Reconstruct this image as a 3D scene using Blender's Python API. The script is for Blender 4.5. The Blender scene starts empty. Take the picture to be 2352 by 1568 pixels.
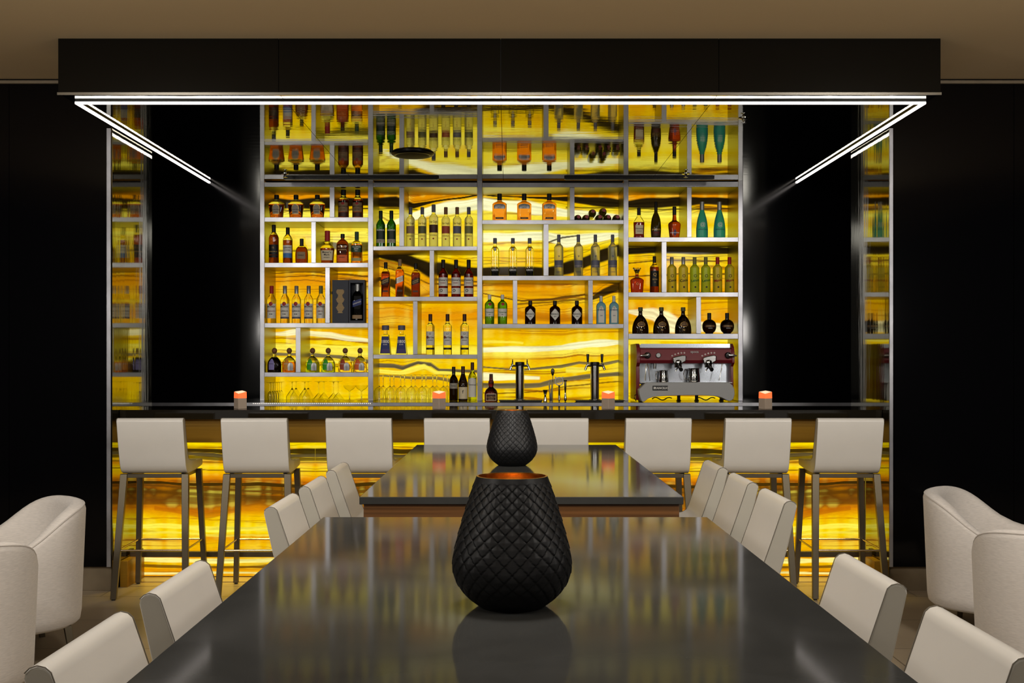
import bpy, math, random
import numpy as np
from math import pi, sin, cos
random.seed(7)
scn = bpy.context.scene
COL = scn.collection
F, VX, VY, H = 2580.0, 1168.0, 830.0, 1.38       # focal length in px of the 2352 px frame, vanishing point, eye height
def PX(x, d): return (x - VX) * d / F
def PZ(y, d): return H - (y - VY) * d / F

# ------------------------------------------------------------------ materials
def srgb(r, g, b):
    f = lambda c: (c / 255 / 12.92) if c / 255 <= 0.04045 else ((c / 255 + 0.055) / 1.055) ** 2.4
    return (f(r), f(g), f(b), 1.0)
MATS = {}
def mat(name, rgb=(128, 128, 128), rough=0.5, metal=0.0, trans=0.0, ior=1.45, emit=None, estr=0.0, spec=0.5,
        noise=None, bump=None, sheen=0.0, coat=0.0):
    """noise: (scale xyz, amount); bump: (scale xyz, strength, distance)"""
    if name in MATS: return MATS[name]
    m = bpy.data.materials.new(name); m.use_nodes = True
    nt = m.node_tree; b = nt.nodes['Principled BSDF']
    c = srgb(*rgb)
    b.inputs['Base Color'].default_value = c
    b.inputs['Roughness'].default_value = rough
    b.inputs['Metallic'].default_value = metal
    b.inputs['Transmission Weight'].default_value = trans
    b.inputs['IOR'].default_value = ior
    b.inputs['Specular IOR Level'].default_value = spec
    b.inputs['Sheen Weight'].default_value = sheen
    b.inputs['Coat Weight'].default_value = coat
    if emit:
        b.inputs['Emission Color'].default_value = srgb(*emit)
        b.inputs['Emission Strength'].default_value = estr
    def coords(scale):
        tc = nt.nodes.new('ShaderNodeTexCoord'); mp = nt.nodes.new('ShaderNodeMapping')
        mp.inputs['Scale'].default_value = scale
        nt.links.new(tc.outputs['Object'], mp.inputs['Vector'])
        n = nt.nodes.new('ShaderNodeTexNoise'); n.inputs['Scale'].default_value = 1.0
        n.inputs['Detail'].default_value = 4.0
        nt.links.new(mp.outputs['Vector'], n.inputs['Vector'])
        return n
    if noise:
        n = coords(noise[0]); r = nt.nodes.new('ShaderNodeValToRGB')
        a = noise[1]
        r.color_ramp.elements[0].position = 0.3; r.color_ramp.elements[1].position = 0.7
        r.color_ramp.elements[0].color = (c[0] * (1 - a), c[1] * (1 - a), c[2] * (1 - a), 1)
        r.color_ramp.elements[1].color = (min(1, c[0] * (1 + a)), min(1, c[1] * (1 + a)), min(1, c[2] * (1 + a)), 1)
        nt.links.new(n.outputs['Fac'], r.inputs['Fac']); nt.links.new(r.outputs['Color'], b.inputs['Base Color'])
    if bump:
        n = coords(bump[0]); bp = nt.nodes.new('ShaderNodeBump')
        bp.inputs['Strength'].default_value = bump[1]; bp.inputs['Distance'].default_value = bump[2]
        nt.links.new(n.outputs['Fac'], bp.inputs['Height']); nt.links.new(bp.outputs['Normal'], b.inputs['Normal'])
    MATS[name] = m
    return m

M_STEEL = mat('onyx_lit_brushed_steel', (154, 148, 74), 0.34, 1.0, noise=((3, 3, 120), 0.06))  # the onyx's yellow glow is tinted into the steel's base colour
M_EDGE = mat('room_lit_edge', (174, 174, 179), 0.30, 0.6, noise=((5, 5, 5), .22), bump=((6, 6, 6), 0.3, 0.004))  # paler copy of the steel: room light on front faces put into the colour
M_CHROME = mat('chrome', (210, 210, 208), 0.12, 1.0)
M_MIRROR = mat('mirror_steel', (150, 150, 136), 0.05, 1.0, bump=((16, 16, 1.5), 0.16, 0.004))
M_UNDER = mat('mirror_black_underside', (172, 170, 150), 0.035, 1.0, bump=((2.6, 16, 4), 0.11, 0.004))
M_BLACK = mat('black_lacquer', (6, 6, 8), 0.10, 0.0, spec=0.32, bump=((2.5, 2.5, 1.2), 0.08, 0.004))
M_CANOPY = mat('black_canopy_lacquer', (6, 6, 5), 0.08, spec=0.35, bump=((3, 3, 3), 0.05, 0.004))
M_COUNTER = mat('dark_counter_stone', (26, 22, 14), 0.06, spec=0.6)
M_BRONZE = mat('bronze_panel', (150, 110, 22), 0.40, 0.4, noise=((2, 2, 60), 0.06))
M_LEG = mat('bronze_leg', (104, 95, 78), 0.38, 0.7)
M_ROD = mat('steel_rod', (170, 150, 120), 0.25, 1.0)
M_LEATHER = mat('white_leather', (224, 220, 212), 0.30, noise=((4, 4, 4), 0.03), bump=((160, 160, 160), 0.08, 0.001))
M_LEATHER_SIDE = mat('grey_leather_edge', (176, 171, 158), 0.4, bump=((160, 160, 160), 0.08, 0.001))
M_STITCH = mat('dark_stitch', (110, 104, 92), 0.7)
M_FABRIC = mat('woven_fabric', (214, 207, 199), 0.9, sheen=0.3, noise=((40, 40, 420), 0.10), bump=((60, 60, 600), 0.25, 0.001))
M_PIPING = mat('fabric_piping', (196, 188, 180), 0.85, sheen=0.3)
M_BLACKPL = mat('black_plastic', (14, 14, 14), 0.35)
M_RUBBER = mat('rubber', (24, 24, 24), 0.7)
M_WOOD = mat('walnut', (112, 74, 38), 0.4, noise=((1.2, 30, 90), 0.35))
M_GOLD = mat('brass', (200, 150, 50), 0.25, 1.0)
M_VASE = mat('matte_black_ceramic', (25, 25, 26), 0.42, spec=0.4)
M_VASEIN = mat('copper_leaf', (188, 138, 60), 0.28, 1.0, noise=((60, 60, 60), 0.3))
M_FLAME = mat('candle_flame', (255, 180, 80), 0.5, emit=(255, 150, 50), estr=14)
M_WAX = mat('candle_wax', (240, 220, 190), 0.5)
M_TAUPE = mat('taupe_ceramic', (176, 158, 140), 0.6)
M_GLOW = mat('glowing_wax_shade', (240, 120, 70), 0.5, emit=(250, 105, 50), estr=0.9)
M_GLOWTOP = mat('glowing_wax_top', (255, 220, 190), 0.5, emit=(255, 205, 165), estr=1.0)
M_LED = mat('led_diffuser', (255, 250, 245), 0.5, emit=(255, 244, 238), estr=4.2)
M_GLINT = mat('glint_beads', (255, 250, 240), 0.5, emit=(255, 246, 235), estr=.85)
M_CEIL = mat('ceiling_paint', (222, 196, 152), 0.9)
M_BASE = mat('stone_baseboard', (120, 106, 84), 0.5, noise=((8, 8, 8), 0.1))
M_DARK = mat('dark_void_paint', (4, 4, 5), 0.6)
M_GLASS = mat('clear_glass', (252, 252, 246), 0.0, trans=1.0, ior=1.45)

def floor_mat():
    m = bpy.data.materials.new('floor_tiles'); m.use_nodes = True; nt = m.node_tree; b = nt.nodes['Principled BSDF']
    tc = nt.nodes.new('ShaderNodeTexCoord'); br = nt.nodes.new('ShaderNodeTexBrick')
    br.inputs['Scale'].default_value = 1.0; br.inputs['Brick Width'].default_value = 1.2; br.inputs['Row Height'].default_value = 0.6
    br.inputs['Mortar Size'].default_value = 0.004; br.inputs['Mortar Smooth'].default_value = 0.3
    br.inputs['Color1'].default_value = srgb(172, 156, 132); br.inputs['Color2'].default_value = srgb(162, 147, 124)
    br.inputs['Mortar'].default_value = srgb(110, 98, 80)
    n = nt.nodes.new('ShaderNodeTexNoise'); n.inputs['Scale'].default_value = 2.5; n.inputs['Detail'].default_value = 8
    n.inputs['Distortion'].default_value = 1.2
    mx = nt.nodes.new('ShaderNodeMixRGB'); mx.blend_type = 'MULTIPLY'; mx.inputs['Fac'].default_value = 0.25
    nt.links.new(tc.outputs['Object'], br.inputs['Vector']); nt.links.new(tc.outputs['Object'], n.inputs['Vector'])
    nt.links.new(br.outputs['Color'], mx.inputs['Color1']); nt.links.new(n.outputs['Fac'], mx.inputs['Color2'])
    nt.links.new(mx.outputs['Color'], b.inputs['Base Color']); b.inputs['Roughness'].default_value = 0.3
    return m
def slate_mat():
    m = bpy.data.materials.new('slate_tabletop'); m.use_nodes = True; nt = m.node_tree; b = nt.nodes['Principled BSDF']
    tc = nt.nodes.new('ShaderNodeTexCoord')
    n = nt.nodes.new('ShaderNodeTexNoise'); n.inputs['Scale'].default_value = 3.5; n.inputs['Detail'].default_value = 9; n.inputs['Distortion'].default_value = 0.6
    r = nt.nodes.new('ShaderNodeValToRGB')
    r.color_ramp.elements[0].position = 0.3; r.color_ramp.elements[0].color = srgb(52, 52, 50)
    r.color_ramp.elements[1].position = 0.75; r.color_ramp.elements[1].color = srgb(68, 68, 66)
    r2 = nt.nodes.new('ShaderNodeMapRange'); r2.inputs['To Min'].default_value = 0.06; r2.inputs['To Max'].default_value = 0.10
    nt.links.new(tc.outputs['Object'], n.inputs['Vector']); nt.links.new(n.outputs['Fac'], r.inputs['Fac'])
    nt.links.new(n.outputs['Fac'], r2.inputs['Value']); nt.links.new(r.outputs['Color'], b.inputs['Base Color'])
    nt.links.new(r2.outputs['Result'], b.inputs['Roughness'])
    b.inputs['Specular IOR Level'].default_value = 0.05
    return m
M_FLOOR, M_SLATE = floor_mat(), slate_mat()
def onyx_mat(name, strength):
    m = bpy.data.materials.new(name); m.use_nodes = True; nt = m.node_tree; b = nt.nodes['Principled BSDF']
    at = nt.nodes.new('ShaderNodeAttribute'); at.attribute_name = 'strata'
    tc = nt.nodes.new('ShaderNodeTexCoord'); mp = nt.nodes.new('ShaderNodeMapping'); mp.inputs['Scale'].default_value = (30, 1, 160)
    n = nt.nodes.new('ShaderNodeTexNoise'); n.inputs['Scale'].default_value = 1; n.inputs['Detail'].default_value = 5
    mr = nt.nodes.new('ShaderNodeMapRange'); mr.inputs['From Min'].default_value = 0.3; mr.inputs['From Max'].default_value = 0.7
    mr.inputs['To Min'].default_value = 0.92; mr.inputs['To Max'].default_value = 1.06
    mx = nt.nodes.new('ShaderNodeMixRGB'); mx.blend_type = 'MULTIPLY'; mx.inputs['Fac'].default_value = 1
    nt.links.new(tc.outputs['Object'], mp.inputs['Vector']); nt.links.new(mp.outputs['Vector'], n.inputs['Vector'])
    nt.links.new(n.outputs['Fac'], mr.inputs['Value']); nt.links.new(at.outputs['Color'], mx.inputs['Color1'])
    nt.links.new(mr.outputs['Result'], mx.inputs['Color2'])
    nt.links.new(mx.outputs['Color'], b.inputs['Emission Color']); b.inputs['Emission Strength'].default_value = strength
    b.inputs['Base Color'].default_value = srgb(60, 46, 16); b.inputs['Roughness'].default_value = 0.07; b.inputs['Specular IOR Level'].default_value = 0.03
    return m

# ------------------------------------------------------------------ mesh helpers
class MB:
    def __init__(s): s.v, s.f, s.m = [], [], []
    def add(s, vs, fs, mi=0):
        o = len(s.v); s.v += [tuple(p) for p in vs]
        s.f += [tuple(i + o for i in q) for q in fs]; s.m += [mi] * len(fs); return s
    def box(s, x0, x1, y0, y1, z0, z1, mi=0, front=None):
        vs = [(x0, y0, z0), (x1, y0, z0), (x1, y1, z0), (x0, y1, z0), (x0, y0, z1), (x1, y0, z1), (x1, y1, z1), (x0, y1, z1)]
        s.add(vs, [(0, 3, 2, 1), (4, 5, 6, 7), (1, 2, 6, 5), (2, 3, 7, 6), (3, 0, 4, 7)], mi)
        o = len(s.v) - 8; s.f.append((o, o + 1, o + 5, o + 4)); s.m.append(mi if front is None else front); return s
    def lathe(s, prof, seg=28, a=1.0, b=1.0, n=2.0, mi=0, center=(0, 0, 0), cap=True):
        """revolve (r, z); a and b scale x and y; n is the superellipse exponent"""
        vs, fs = [], []
        cx, cy, cz = center
        for r, z in prof:
            for k in range(seg):
                t = 2 * pi * k / seg - pi / 2; c, q = cos(t), sin(t)
                if n != 2.0:
                    x = math.copysign(abs(c) ** (2 / n), c); y = math.copysign(abs(q) ** (2 / n), q)
                else: x, y = c, q
                vs.append((cx + r * a * x, cy + r * b * y, cz + z))
        N = len(prof)
        for i in range(N - 1):
            for k in range(seg):
                k2 = (k + 1) % seg
                fs.append((i * seg + k, i * seg + k2, (i + 1) * seg + k2, (i + 1) * seg + k))
        if cap:
            if prof[0][0] > 1e-6: fs.append(tuple(range(seg - 1, -1, -1)))
            if prof[-1][0] > 1e-6: fs.append(tuple((N - 1) * seg + k for k in range(seg)))
        return s.add(vs, fs, mi)
    def tube(s, pts, r, seg=10, mi=0, flat=1.0):
        P = [np.array(p, float) for p in pts]; vs, fs = [], []
        rr = r if isinstance(r, (list, tuple)) else [r] * len(P)
        for i, p in enumerate(P):
            t = P[min(i + 1, len(P) - 1)] - P[max(i - 1, 0)]; t = t / (np.linalg.norm(t) + 1e-9)
            up = np.array([0, 0, 1.]) if abs(t[2]) < 0.9 else np.array([0, 1., 0])
            u = np.cross(t, up); u /= np.linalg.norm(u); w = np.cross(u, t)
            for k in range(seg):
                a = 2 * pi * k / seg
                vs.append(tuple(p + rr[i] * (cos(a) * u + flat * sin(a) * w)))
        for i in range(len(P) - 1):
            for k in range(seg):
                k2 = (k + 1) % seg
                fs.append((i * seg + k, i * seg + k2, (i + 1) * seg + k2, (i + 1) * seg + k))
        fs.append(tuple(range(seg - 1, -1, -1))); fs.append(tuple((len(P) - 1) * seg + k for k in range(seg)))
        return s.add(vs, fs, mi)
    def bar(s, p0, p1, w0, d0, w1=None, d1=None, mi=0):
        """a straight tapered square bar between two points (cross section in x and y)"""
        w1 = w0 if w1 is None else w1; d1 = d0 if d1 is None else d1
        vs = []
        for (x, y, z), w, d in ((p0, w0, d0), (p1, w1, d1)):
            vs += [(x - w / 2, y - d / 2, z), (x + w / 2, y - d / 2, z), (x + w / 2, y + d / 2, z), (x - w / 2, y + d / 2, z)]
        fs = [(0, 1, 5, 4), (1, 2, 6, 5), (2, 3, 7, 6), (3, 0, 4, 7), (3, 2, 1, 0), (4, 5, 6, 7)]
        if p1[2] < p0[2]: fs = [q[::-1] for q in fs]
        return s.add(vs, fs, mi)
    def prism(s, poly, axis, a0, a1, mi=0):
        """extrude a 2-D polygon; axis 'x': poly is (y,z); axis 'y': poly is (x,z)"""
        n = len(poly)
        mk = (lambda p, a: (a, p[0], p[1])) if axis == 'x' else (lambda p, a: (p[0], a, p[1]))
        vs = [mk(p, a0) for p in poly] + [mk(p, a1) for p in poly]
        fs = [tuple(range(n)), tuple(range(2 * n - 1, n - 1, -1))] + [(i + n, (i + 1) % n + n, (i + 1) % n, i) for i in range(n)]
        return s.add(vs, fs, mi)
    def mesh(s, name, mats, smooth=35):
        me = bpy.data.meshes.new(name); me.from_pydata(s.v, [], s.f)
        for m in (mats if isinstance(mats, (list, tuple)) else [mats]): me.materials.append(m)
        me.polygons.foreach_set('material_index', s.m)
        if smooth:
            me.polygons.foreach_set('use_smooth', [True] * len(s.f)); me.set_sharp_from_angle(angle=math.radians(smooth))
        me.update(); return me
    def obj(s, name, mats, parent=None, smooth=35, bevel=0.0, seg=2, fix=False):
        me = s.mesh(name, mats, smooth)
        if fix:
            import bmesh
            bm = bmesh.new(); bm.from_mesh(me); bmesh.ops.recalc_face_normals(bm, faces=bm.faces); bm.to_mesh(me); bm.free()
        return link(name, me, parent, bevel, seg)
def link(name, me, parent=None, bevel=0.0, seg=2):
    o = bpy.data.objects.new(name, me); COL.objects.link(o)
    if parent: o.parent = parent
    if bevel:
        b = o.modifiers.new('bevel', 'BEVEL'); b.width = bevel; b.segments = seg; b.limit_method = 'ANGLE'; b.angle_limit = math.radians(40)
    return o
def thing(name, label, cat, loc=(0, 0, 0), rz=0.0, group=None):
    o = bpy.data.objects.new(name, None); o.empty_display_size = 0.05; COL.objects.link(o)
    o.location = loc; o.rotation_euler = (0, 0, rz); tag(o, label, cat, group); return o
def tag(o, label, cat, group=None):
    o['label'] = label; o['category'] = cat
    if group: o['group'] = group
    return o
def struct(o): o['kind'] = 'structure'; return o
def dup(root, loc, rz=None, label=None, group=None):
    r = root.copy(); COL.objects.link(r); r.location = loc
    if rz is not None: r.rotation_euler = (0, 0, rz)
    if label: r['label'] = label
    if group: r['group'] = group
    for ch in list(root.children):
        c = ch.copy(); COL.objects.link(c); c.parent = r
        for g in list(ch.children):
            d = g.copy(); COL.objects.link(d); d.parent = c
    return r

_TC = {}
def text_geo(s, size, bold=0.0, shear=0.0):
    """flat text as (vertices, faces), centred on x and z; size is the em height in metres"""
    key = (s, bold, shear)
    if key not in _TC:
        cu = bpy.data.curves.new('lettering_curve', 'FONT'); cu.body = s; cu.align_x = 'CENTER'; cu.align_y = 'CENTER'
        cu.offset = bold; cu.shear = shear; cu.resolution_u = 2
        ob = bpy.data.objects.new('lettering_curve', cu); me = bpy.data.meshes.new_from_object(ob)
        _TC[key] = ([tuple(v.co) for v in me.vertices], [tuple(p.vertices) for p in me.polygons])
        bpy.data.objects.remove(ob); bpy.data.curves.remove(cu); bpy.data.meshes.remove(me)
    v, f = _TC[key]
    return [(x * size, y * size) for x, y, _ in v], f
def flat_text(name, s, size, m, parent, at, rz=0.0, bold=0.0, shear=0.0):
    """text on a vertical face looking towards -y, at (x, y, z)"""
    v, f = text_geo(s, size, bold, shear)
    return MB().add([(at[0] + x, at[1], at[2] + z) for x, z in v], f).obj(name, m, parent, smooth=0)
INK = mat('ink_black', (22, 20, 18), 0.6); INKW = mat('ink_white', (235, 232, 224), 0.6); INKR = mat('ink_red', (150, 24, 20), 0.6)
INKG = mat('ink_gold', (205, 165, 90), 0.45); INKB = mat('ink_blue', (40, 55, 110), 0.6); INKGR = mat('ink_green', (30, 110, 40), 0.6)

# ------------------------------------------------------------------ camera
cam = bpy.data.cameras.new('camera'); co = bpy.data.objects.new('camera', cam); COL.objects.link(co)
cam.sensor_width = 36; cam.lens = F / 2352 * 36
cam.shift_x = (1176 - VX) / 2352; cam.shift_y = (VY - 784) / 2352
co.location = (0, 0, H); co.rotation_euler = (pi / 2, 0, 0); cam.clip_end = 60; cam.clip_start = 0.05
scn.camera = co

# ------------------------------------------------------------------ room shell
CEIL = 3.076
WX = 5.2
YW, YP = 6.75, 7.5             # black wall front face, rear of the side pilasters
YS, YO = 8.75, 9.18            # shelving front plane, onyx plane
XL, XR = PX(258, YW), PX(2042, YW)
struct(MB().box(-WX, WX, -4.0, 9.4, -0.08, 0.0).obj('floor', M_FLOOR))
struct(MB().box(-WX, WX, -4.0, 9.4, CEIL, CEIL + 0.1).obj('ceiling', M_CEIL))
struct(MB().box(-WX - .1, -WX, -4.0, 9.4, 0, CEIL).obj('wall_left', M_DARK))
struct(MB().box(WX, WX + .1, -4.0, 9.4, 0, CEIL).obj('wall_right', M_DARK))
struct(MB().box(-WX, WX, 9.3, 9.4, 0, CEIL).obj('wall_back', M_DARK))
# black lacquer walls on both sides of the bar niche, in panels
def side_wall(name, xs):
    w = None
    for i in range(len(xs) - 1):
        m = MB().box(xs[i] + .0015, xs[i + 1] - .0015, YW, YP, 0.147, CEIL)
        o = m.obj(name if i == 0 else 'wall_panel', M_BLACK, w, smooth=0)
        if i == 0: w = struct(o)
    return w
side_wall('wall_bar_left', [XL - .006, XL - .62, XL - 1.4, -WX + .0][::-1])
side_wall('wall_bar_right', [XR + .006, XR + .75, XR + 1.5, WX])
for nm, x0, x1 in (('baseboard_left', -WX, XL - .012), ('baseboard_right', XR + .012, WX)):
    struct(MB().box(x0, x1, YW + .02, YP, 0, 0.147).obj(nm, M_BASE, bevel=.002))
# pale shadow line where the ceiling meets the walls
struct(MB().box(-WX, XL - .04, YW - .02, YW, CEIL - .03, CEIL - .012).obj('trim_1', M_BASE))
struct(MB().box(XR + .04, WX, YW - .02, YW, CEIL - .03, CEIL - .012).obj('trim_2', M_BASE))
# steel corner trims and mirror-polished side panels of the niche
struct(MB().box(XL - .032, XL - .008, YW - .006, YW + .004, 0.147, 2.78).obj('trim_3', M_EDGE))
struct(MB().box(XR + .002, XR + .022, YW - .006, YW + .004, 0.147, 2.78).obj('trim_4', M_EDGE))
p = tag(MB().box(XL - .005, XL, YW, YP, 0.0, 2.786).obj('mirror_panel', M_MIRROR, smooth=0), 'tall polished steel panel lining the niche side nearest the crown-shaped whiskey bottles', 'panel')
p['label'] = 'tall mirror-polished steel panel lining the left end of the bar niche'
p = tag(MB().box(XR, XR + .005, YW, YP, 0.0, 2.786).obj('mirror_panel', M_MIRROR, smooth=0), 'tall mirror-polished steel panel lining the right end of the bar niche', 'panel')
# black back wall either side of the shelving
struct(MB().box(-WX, PX(597, YS) - .001, YS, 9.3, 0, CEIL).obj('wall_niche_left', M_BLACK))
struct(MB().box(PX(1706.5, YS) + .001, WX, YS, 9.3, 0, CEIL).obj('wall_niche_right', M_BLACK))

# ------------------------------------------------------------------ canopy
YC = 5.9; ZU = 2.788
CX0, CX1 = PX(133, YC), PX(2161, YC)
cn = thing('bar_canopy', 'long black lacquer canopy hung from the ceiling above the bar', 'canopy', (0, YC, ZU))
seams = [CX0, PX(640, YC), PX(1150, YC), PX(1651, YC), CX1]
for i in range(4):
    a, b = seams[i] + .0015, seams[i + 1] - .0015
    MB().box(a, b, 0, .02, .004, CEIL - ZU).obj('front_panel', M_CANOPY, cn, smooth=0)
    MB().box(a, b, .004, YS - YC - .002, 0, .004).obj('underside_panel', M_UNDER, cn, smooth=0)
MB().box(CX0 + .004, CX1 - .004, .021, .86, .006, CEIL - ZU).box(CX0 + .004, CX1 - .004, .86, YS - YC - .002, .006, CEIL - ZU).obj('core', M_DARK, cn, smooth=0)
MB().box(CX0 - .002, CX1 + .002, -.006, .006, -.010, .004).obj('edge_trim', mat('trim_steel', (140, 136, 126), .22, 1.0), cn, smooth=0)
# LED line: a U of slim profile under the canopy
led = thing('linear_light', 'bright white U-shaped light line under the black canopy', 'light', (0, 0, ZU))
lx0, lx1, ly0, ly1 = PX(172, 6.05), PX(2127, 6.05), 6.05, YS - .004
w = .014
for nm, z0, z1, mt, g in (('housing', -.009, -.0005, M_BLACKPL, 0), ('diffuser', -.021, -.009, M_LED, .0)):
    MB().box(lx0, lx1, ly0, ly0 + w, z0, z1).box(lx0, lx0 + w, ly0 + w, ly1, z0, z1).box(lx1 - w, lx1, ly0 + w, ly1, z0, z1).obj(nm, mt, led, smooth=0)
# round speaker, sprinklers and dark slot bars on the underside
sp = thing('ceiling_speaker', 'round dark speaker disc on the mirrored canopy underside', 'speaker', (PX(948, 7.6), 7.6, ZU))
MB().lathe([(.145, -.001), (.145, -.006), (.128, -.018), (.12, -.018)], 40).obj('rim', M_BLACKPL, sp)
MB().lathe([(.12, -.016), (.10, -.022), (.05, -.026), (0, -.027)], 40).obj('grille', mat('speaker_grille', (30, 28, 24), .6), sp)
for i, (x, y, Yd, lab) in enumerate(((655, 400, 8.42, 'small sprinkler head on the canopy above the oval-label whiskey bottles'), (1575, 402, 8.42, 'small sprinkler head on the canopy above the blue bottles'),
                                (1708, 272, 6.5, 'small sprinkler head on the canopy near the light line, away from the shelves'))):
    s = thing('ceiling_sprinkler', lab, 'sprinkler', (PX(x, Yd), Yd, ZU), group='sprinklers on the canopy')
    MB().lathe([(.030, 0), (.030, -.004), (.012, -.008), (.007, -.016), (.005, -.024)], 16).obj('body', M_CHROME, s)
    MB().lathe([(.004, -.024), (.017, -.027), (.017, -.029), (0, -.029)], 16).obj('deflector', M_CHROME, s)
for x0, x1, lab in ((652, 1008, 'thin dark slot light under the canopy above the first two shelf columns'), (1296, 1640, 'thin dark slot light under the canopy above the last two shelf columns')):
    s = thing('slot_light', lab, 'light', (PX((x0 + x1) / 2, 8.6), 8.6, ZU)); hw = (x1 - x0) / 2 * 8.6 / F
    MB().box(-hw, hw, -.02, .02, -.014, -.0005).obj('housing', M_BLACKPL, s, bevel=.002)
    MB().box(-hw + .01, hw - .01, -.012, .012, -.018, -.014).obj('lens', mat('slot_lens', (90, 86, 60), .2), s)

# ------------------------------------------------------------------ onyx
def vnoise(x, y, seed):
    """smooth lattice noise in [-1, 1]"""
    rs = np.random.RandomState(seed); G = rs.rand(64, 64) * 2 - 1
    xi, yi = np.floor(x).astype(int), np.floor(y).astype(int); fx, fy = x - xi, y - yi
    fx, fy = fx * fx * (3 - 2 * fx), fy * fy * (3 - 2 * fy)
    g = lambda a, b: G[a % 64, b % 64]
    return (g(xi, yi) * (1 - fx) + g(xi + 1, yi) * fx) * (1 - fy) + (g(xi, yi + 1) * (1 - fx) + g(xi + 1, yi + 1) * fx) * fy
LIN = lambda *c: np.array(srgb(*c)[:3])
WHITE, PALE, YEL, DEEP, ORA, BURN, BROWN, DARKB, GREY = (LIN(255, 252, 196), LIN(255, 240, 84), LIN(250, 216, 0), LIN(244, 192, 0), LIN(232, 148, 2),
                                                   LIN(176, 88, 4), LIN(92, 52, 8), LIN(26, 19, 5), LIN(104, 92, 60))
def paint(x, y, zones, bands, seed):
    """zones: [(y, colour)] base stack; bands: [(points (x, y[, half thickness]), half thickness, colour, strength, wobble)]"""
    wob = 5 * vnoise(x / 130, y / 90, seed) + 2.2 * vnoise(x / 38, y / 40, seed + 1)
    # the folds of the strata: an average of the neighbouring bands' bends
    num = np.zeros_like(x); den = np.full_like(x, .35); curves = []
    for pts, half, colr, k, wb in bands:
        px = [p[0] for p in pts]; py = [p[1] for p in pts]; ph = [p[2] if len(p) > 2 else half for p in pts]
        yc = np.interp(x, px, py); fade = np.clip(np.minimum(x - px[0], px[-1] - x) / 40 + 1, 0, 1)
        wgt = fade / (1 + ((y - yc) / 14) ** 2) * min(1, half / 4)
        num += wgt * (yc - np.mean(py)); den += wgt; curves.append((yc, np.interp(x, px, ph), (x >= px[0] - 1) & (x <= px[-1] + 1)))
    s = y - num / den + wob
    ys = np.array([z[0] for z in zones], float); cs = np.array([z[1] for z in zones])
    c = np.stack([np.interp(s, ys, cs[:, k]) for k in range(3)], -1)
    n1 = vnoise(x / 70, s / 24, seed + 2) * .7 + vnoise(x / 12, y / 45, seed + 3) * .75 + vnoise(x / 260, s / 7, seed + 9) * .4
    lo = np.clip(-n1, 0, 1)[..., None]; hi = np.clip(n1, 0, 1)[..., None]
    c = c * (1 - .45 * lo) + (ORA * .45 * lo)
    c = c * (1 - .42 * hi) + (PALE * .42 * hi)
    for per, sd, amt in ((2.6, 4, 2.3), (5.5, 5, 1.5)):
        ln = np.clip(vnoise(x / 420 + sd, s / per, seed + sd) - .42, 0, 1) * np.clip(.55 + vnoise(x / 110, s / 30, seed + sd + 20), 0, 1) * amt * 1.5
        ln = np.clip(ln, 0, .8)[..., None]; c = c * (1 - ln) + BURN * .7 * ln
    for (pts, half, colr, k, wb), (yc, hh, inside) in zip(bands, curves):
        hh = hh * (1.3 if colr is DARKB else 1.0) * (1 + .25 * vnoise(x / 45, y * 0 + len(pts) + half, seed + 7))
        yc = yc + wob * wb; sd_ = (y - yc) / np.maximum(hh, .01); d = np.abs(sd_)
        a = np.clip((1.2 - d) / .4, 0, 1); a = a * a * (3 - 2 * a) * k * inside
        tex = 1 + .65 * vnoise(x / 160, sd_ * 2.4 + half, seed + 6) if colr is DARKB or colr is GREY else 1 + .3 * vnoise(x / 90, (y - yc) / 2.6, seed + 6)
        c = c * (1 - a[..., None]) + (colr * np.clip(tex, .35, 2.6)[..., None]) * a[..., None]
        if colr is DARKB and half > 3:                 # fine lines that run along a dark vein
            for off, st in ((-1.75, .7), (1.6, .85), (2.1, .6), (2.8, .55), (-2.5, .4)):
                e = np.abs(sd_ * hh - off * np.maximum(hh, 4)) / 1.1
                q = np.clip(1.3 - e, 0, 1) * st * inside * np.clip(.6 + vnoise(x / 60, y * 0 + off * 3, seed + 8), 0, 1)
                c = c * (1 - q[..., None]) + BROWN * .6 * q[..., None]
    return np.clip(c, 0, 1.15)
def onyx_slab(name, parent, x0, x1, y0, y1, plane, step, field, m, off, thick=.02):
    nx = max(2, int((x1 - x0) / (step * 1.25))); ny = max(2, int((y1 - y0) / (step * .5)))
    gx, gy = np.meshgrid(np.linspace(x0, x1, nx), np.linspace(y0, y1, ny))
    V = np.stack([(gx - VX) * plane / F - off[0], np.full_like(gx, plane - off[1]), H - (gy - VY) * plane / F - off[2]], -1).reshape(-1, 3)
    i = np.arange(nx * ny).reshape(ny, nx)
    Q = np.stack([i[1:, :-1], i[1:, 1:], i[:-1, 1:], i[:-1, :-1]], -1).reshape(-1, 4)
    me = bpy.data.meshes.new(name)
    # four back corners give the slab its thickness
    nb = len(V); corners = [i[-1, 0], i[-1, -1], i[0, -1], i[0, 0]]
    B = V[corners] + np.array([0, thick, 0])
    faces = Q.tolist() + [[nb + 3, nb + 2, nb + 1, nb], i[-1, :].tolist()[::-1] + [nb, nb + 1], i[0, :].tolist() + [nb + 2, nb + 3],
                          i[:, 0].tolist() + [nb, nb + 3][:1] + [nb + 3], i[:, -1].tolist()[::-1] + [nb + 2, nb + 1]]
    me.from_pydata(V.tolist() + B.tolist(), [], faces)
    at = me.color_attributes.new('strata', 'FLOAT_COLOR', 'POINT')
    C = np.ones((nb + 4, 4), np.float32); C[:nb, :3] = field(gx, gy).reshape(-1, 3); C[nb:, :3] = .05
    at.data.foreach_set('color', C.ravel()); me.materials.append(m)
    return link(name, me, parent)
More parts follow.
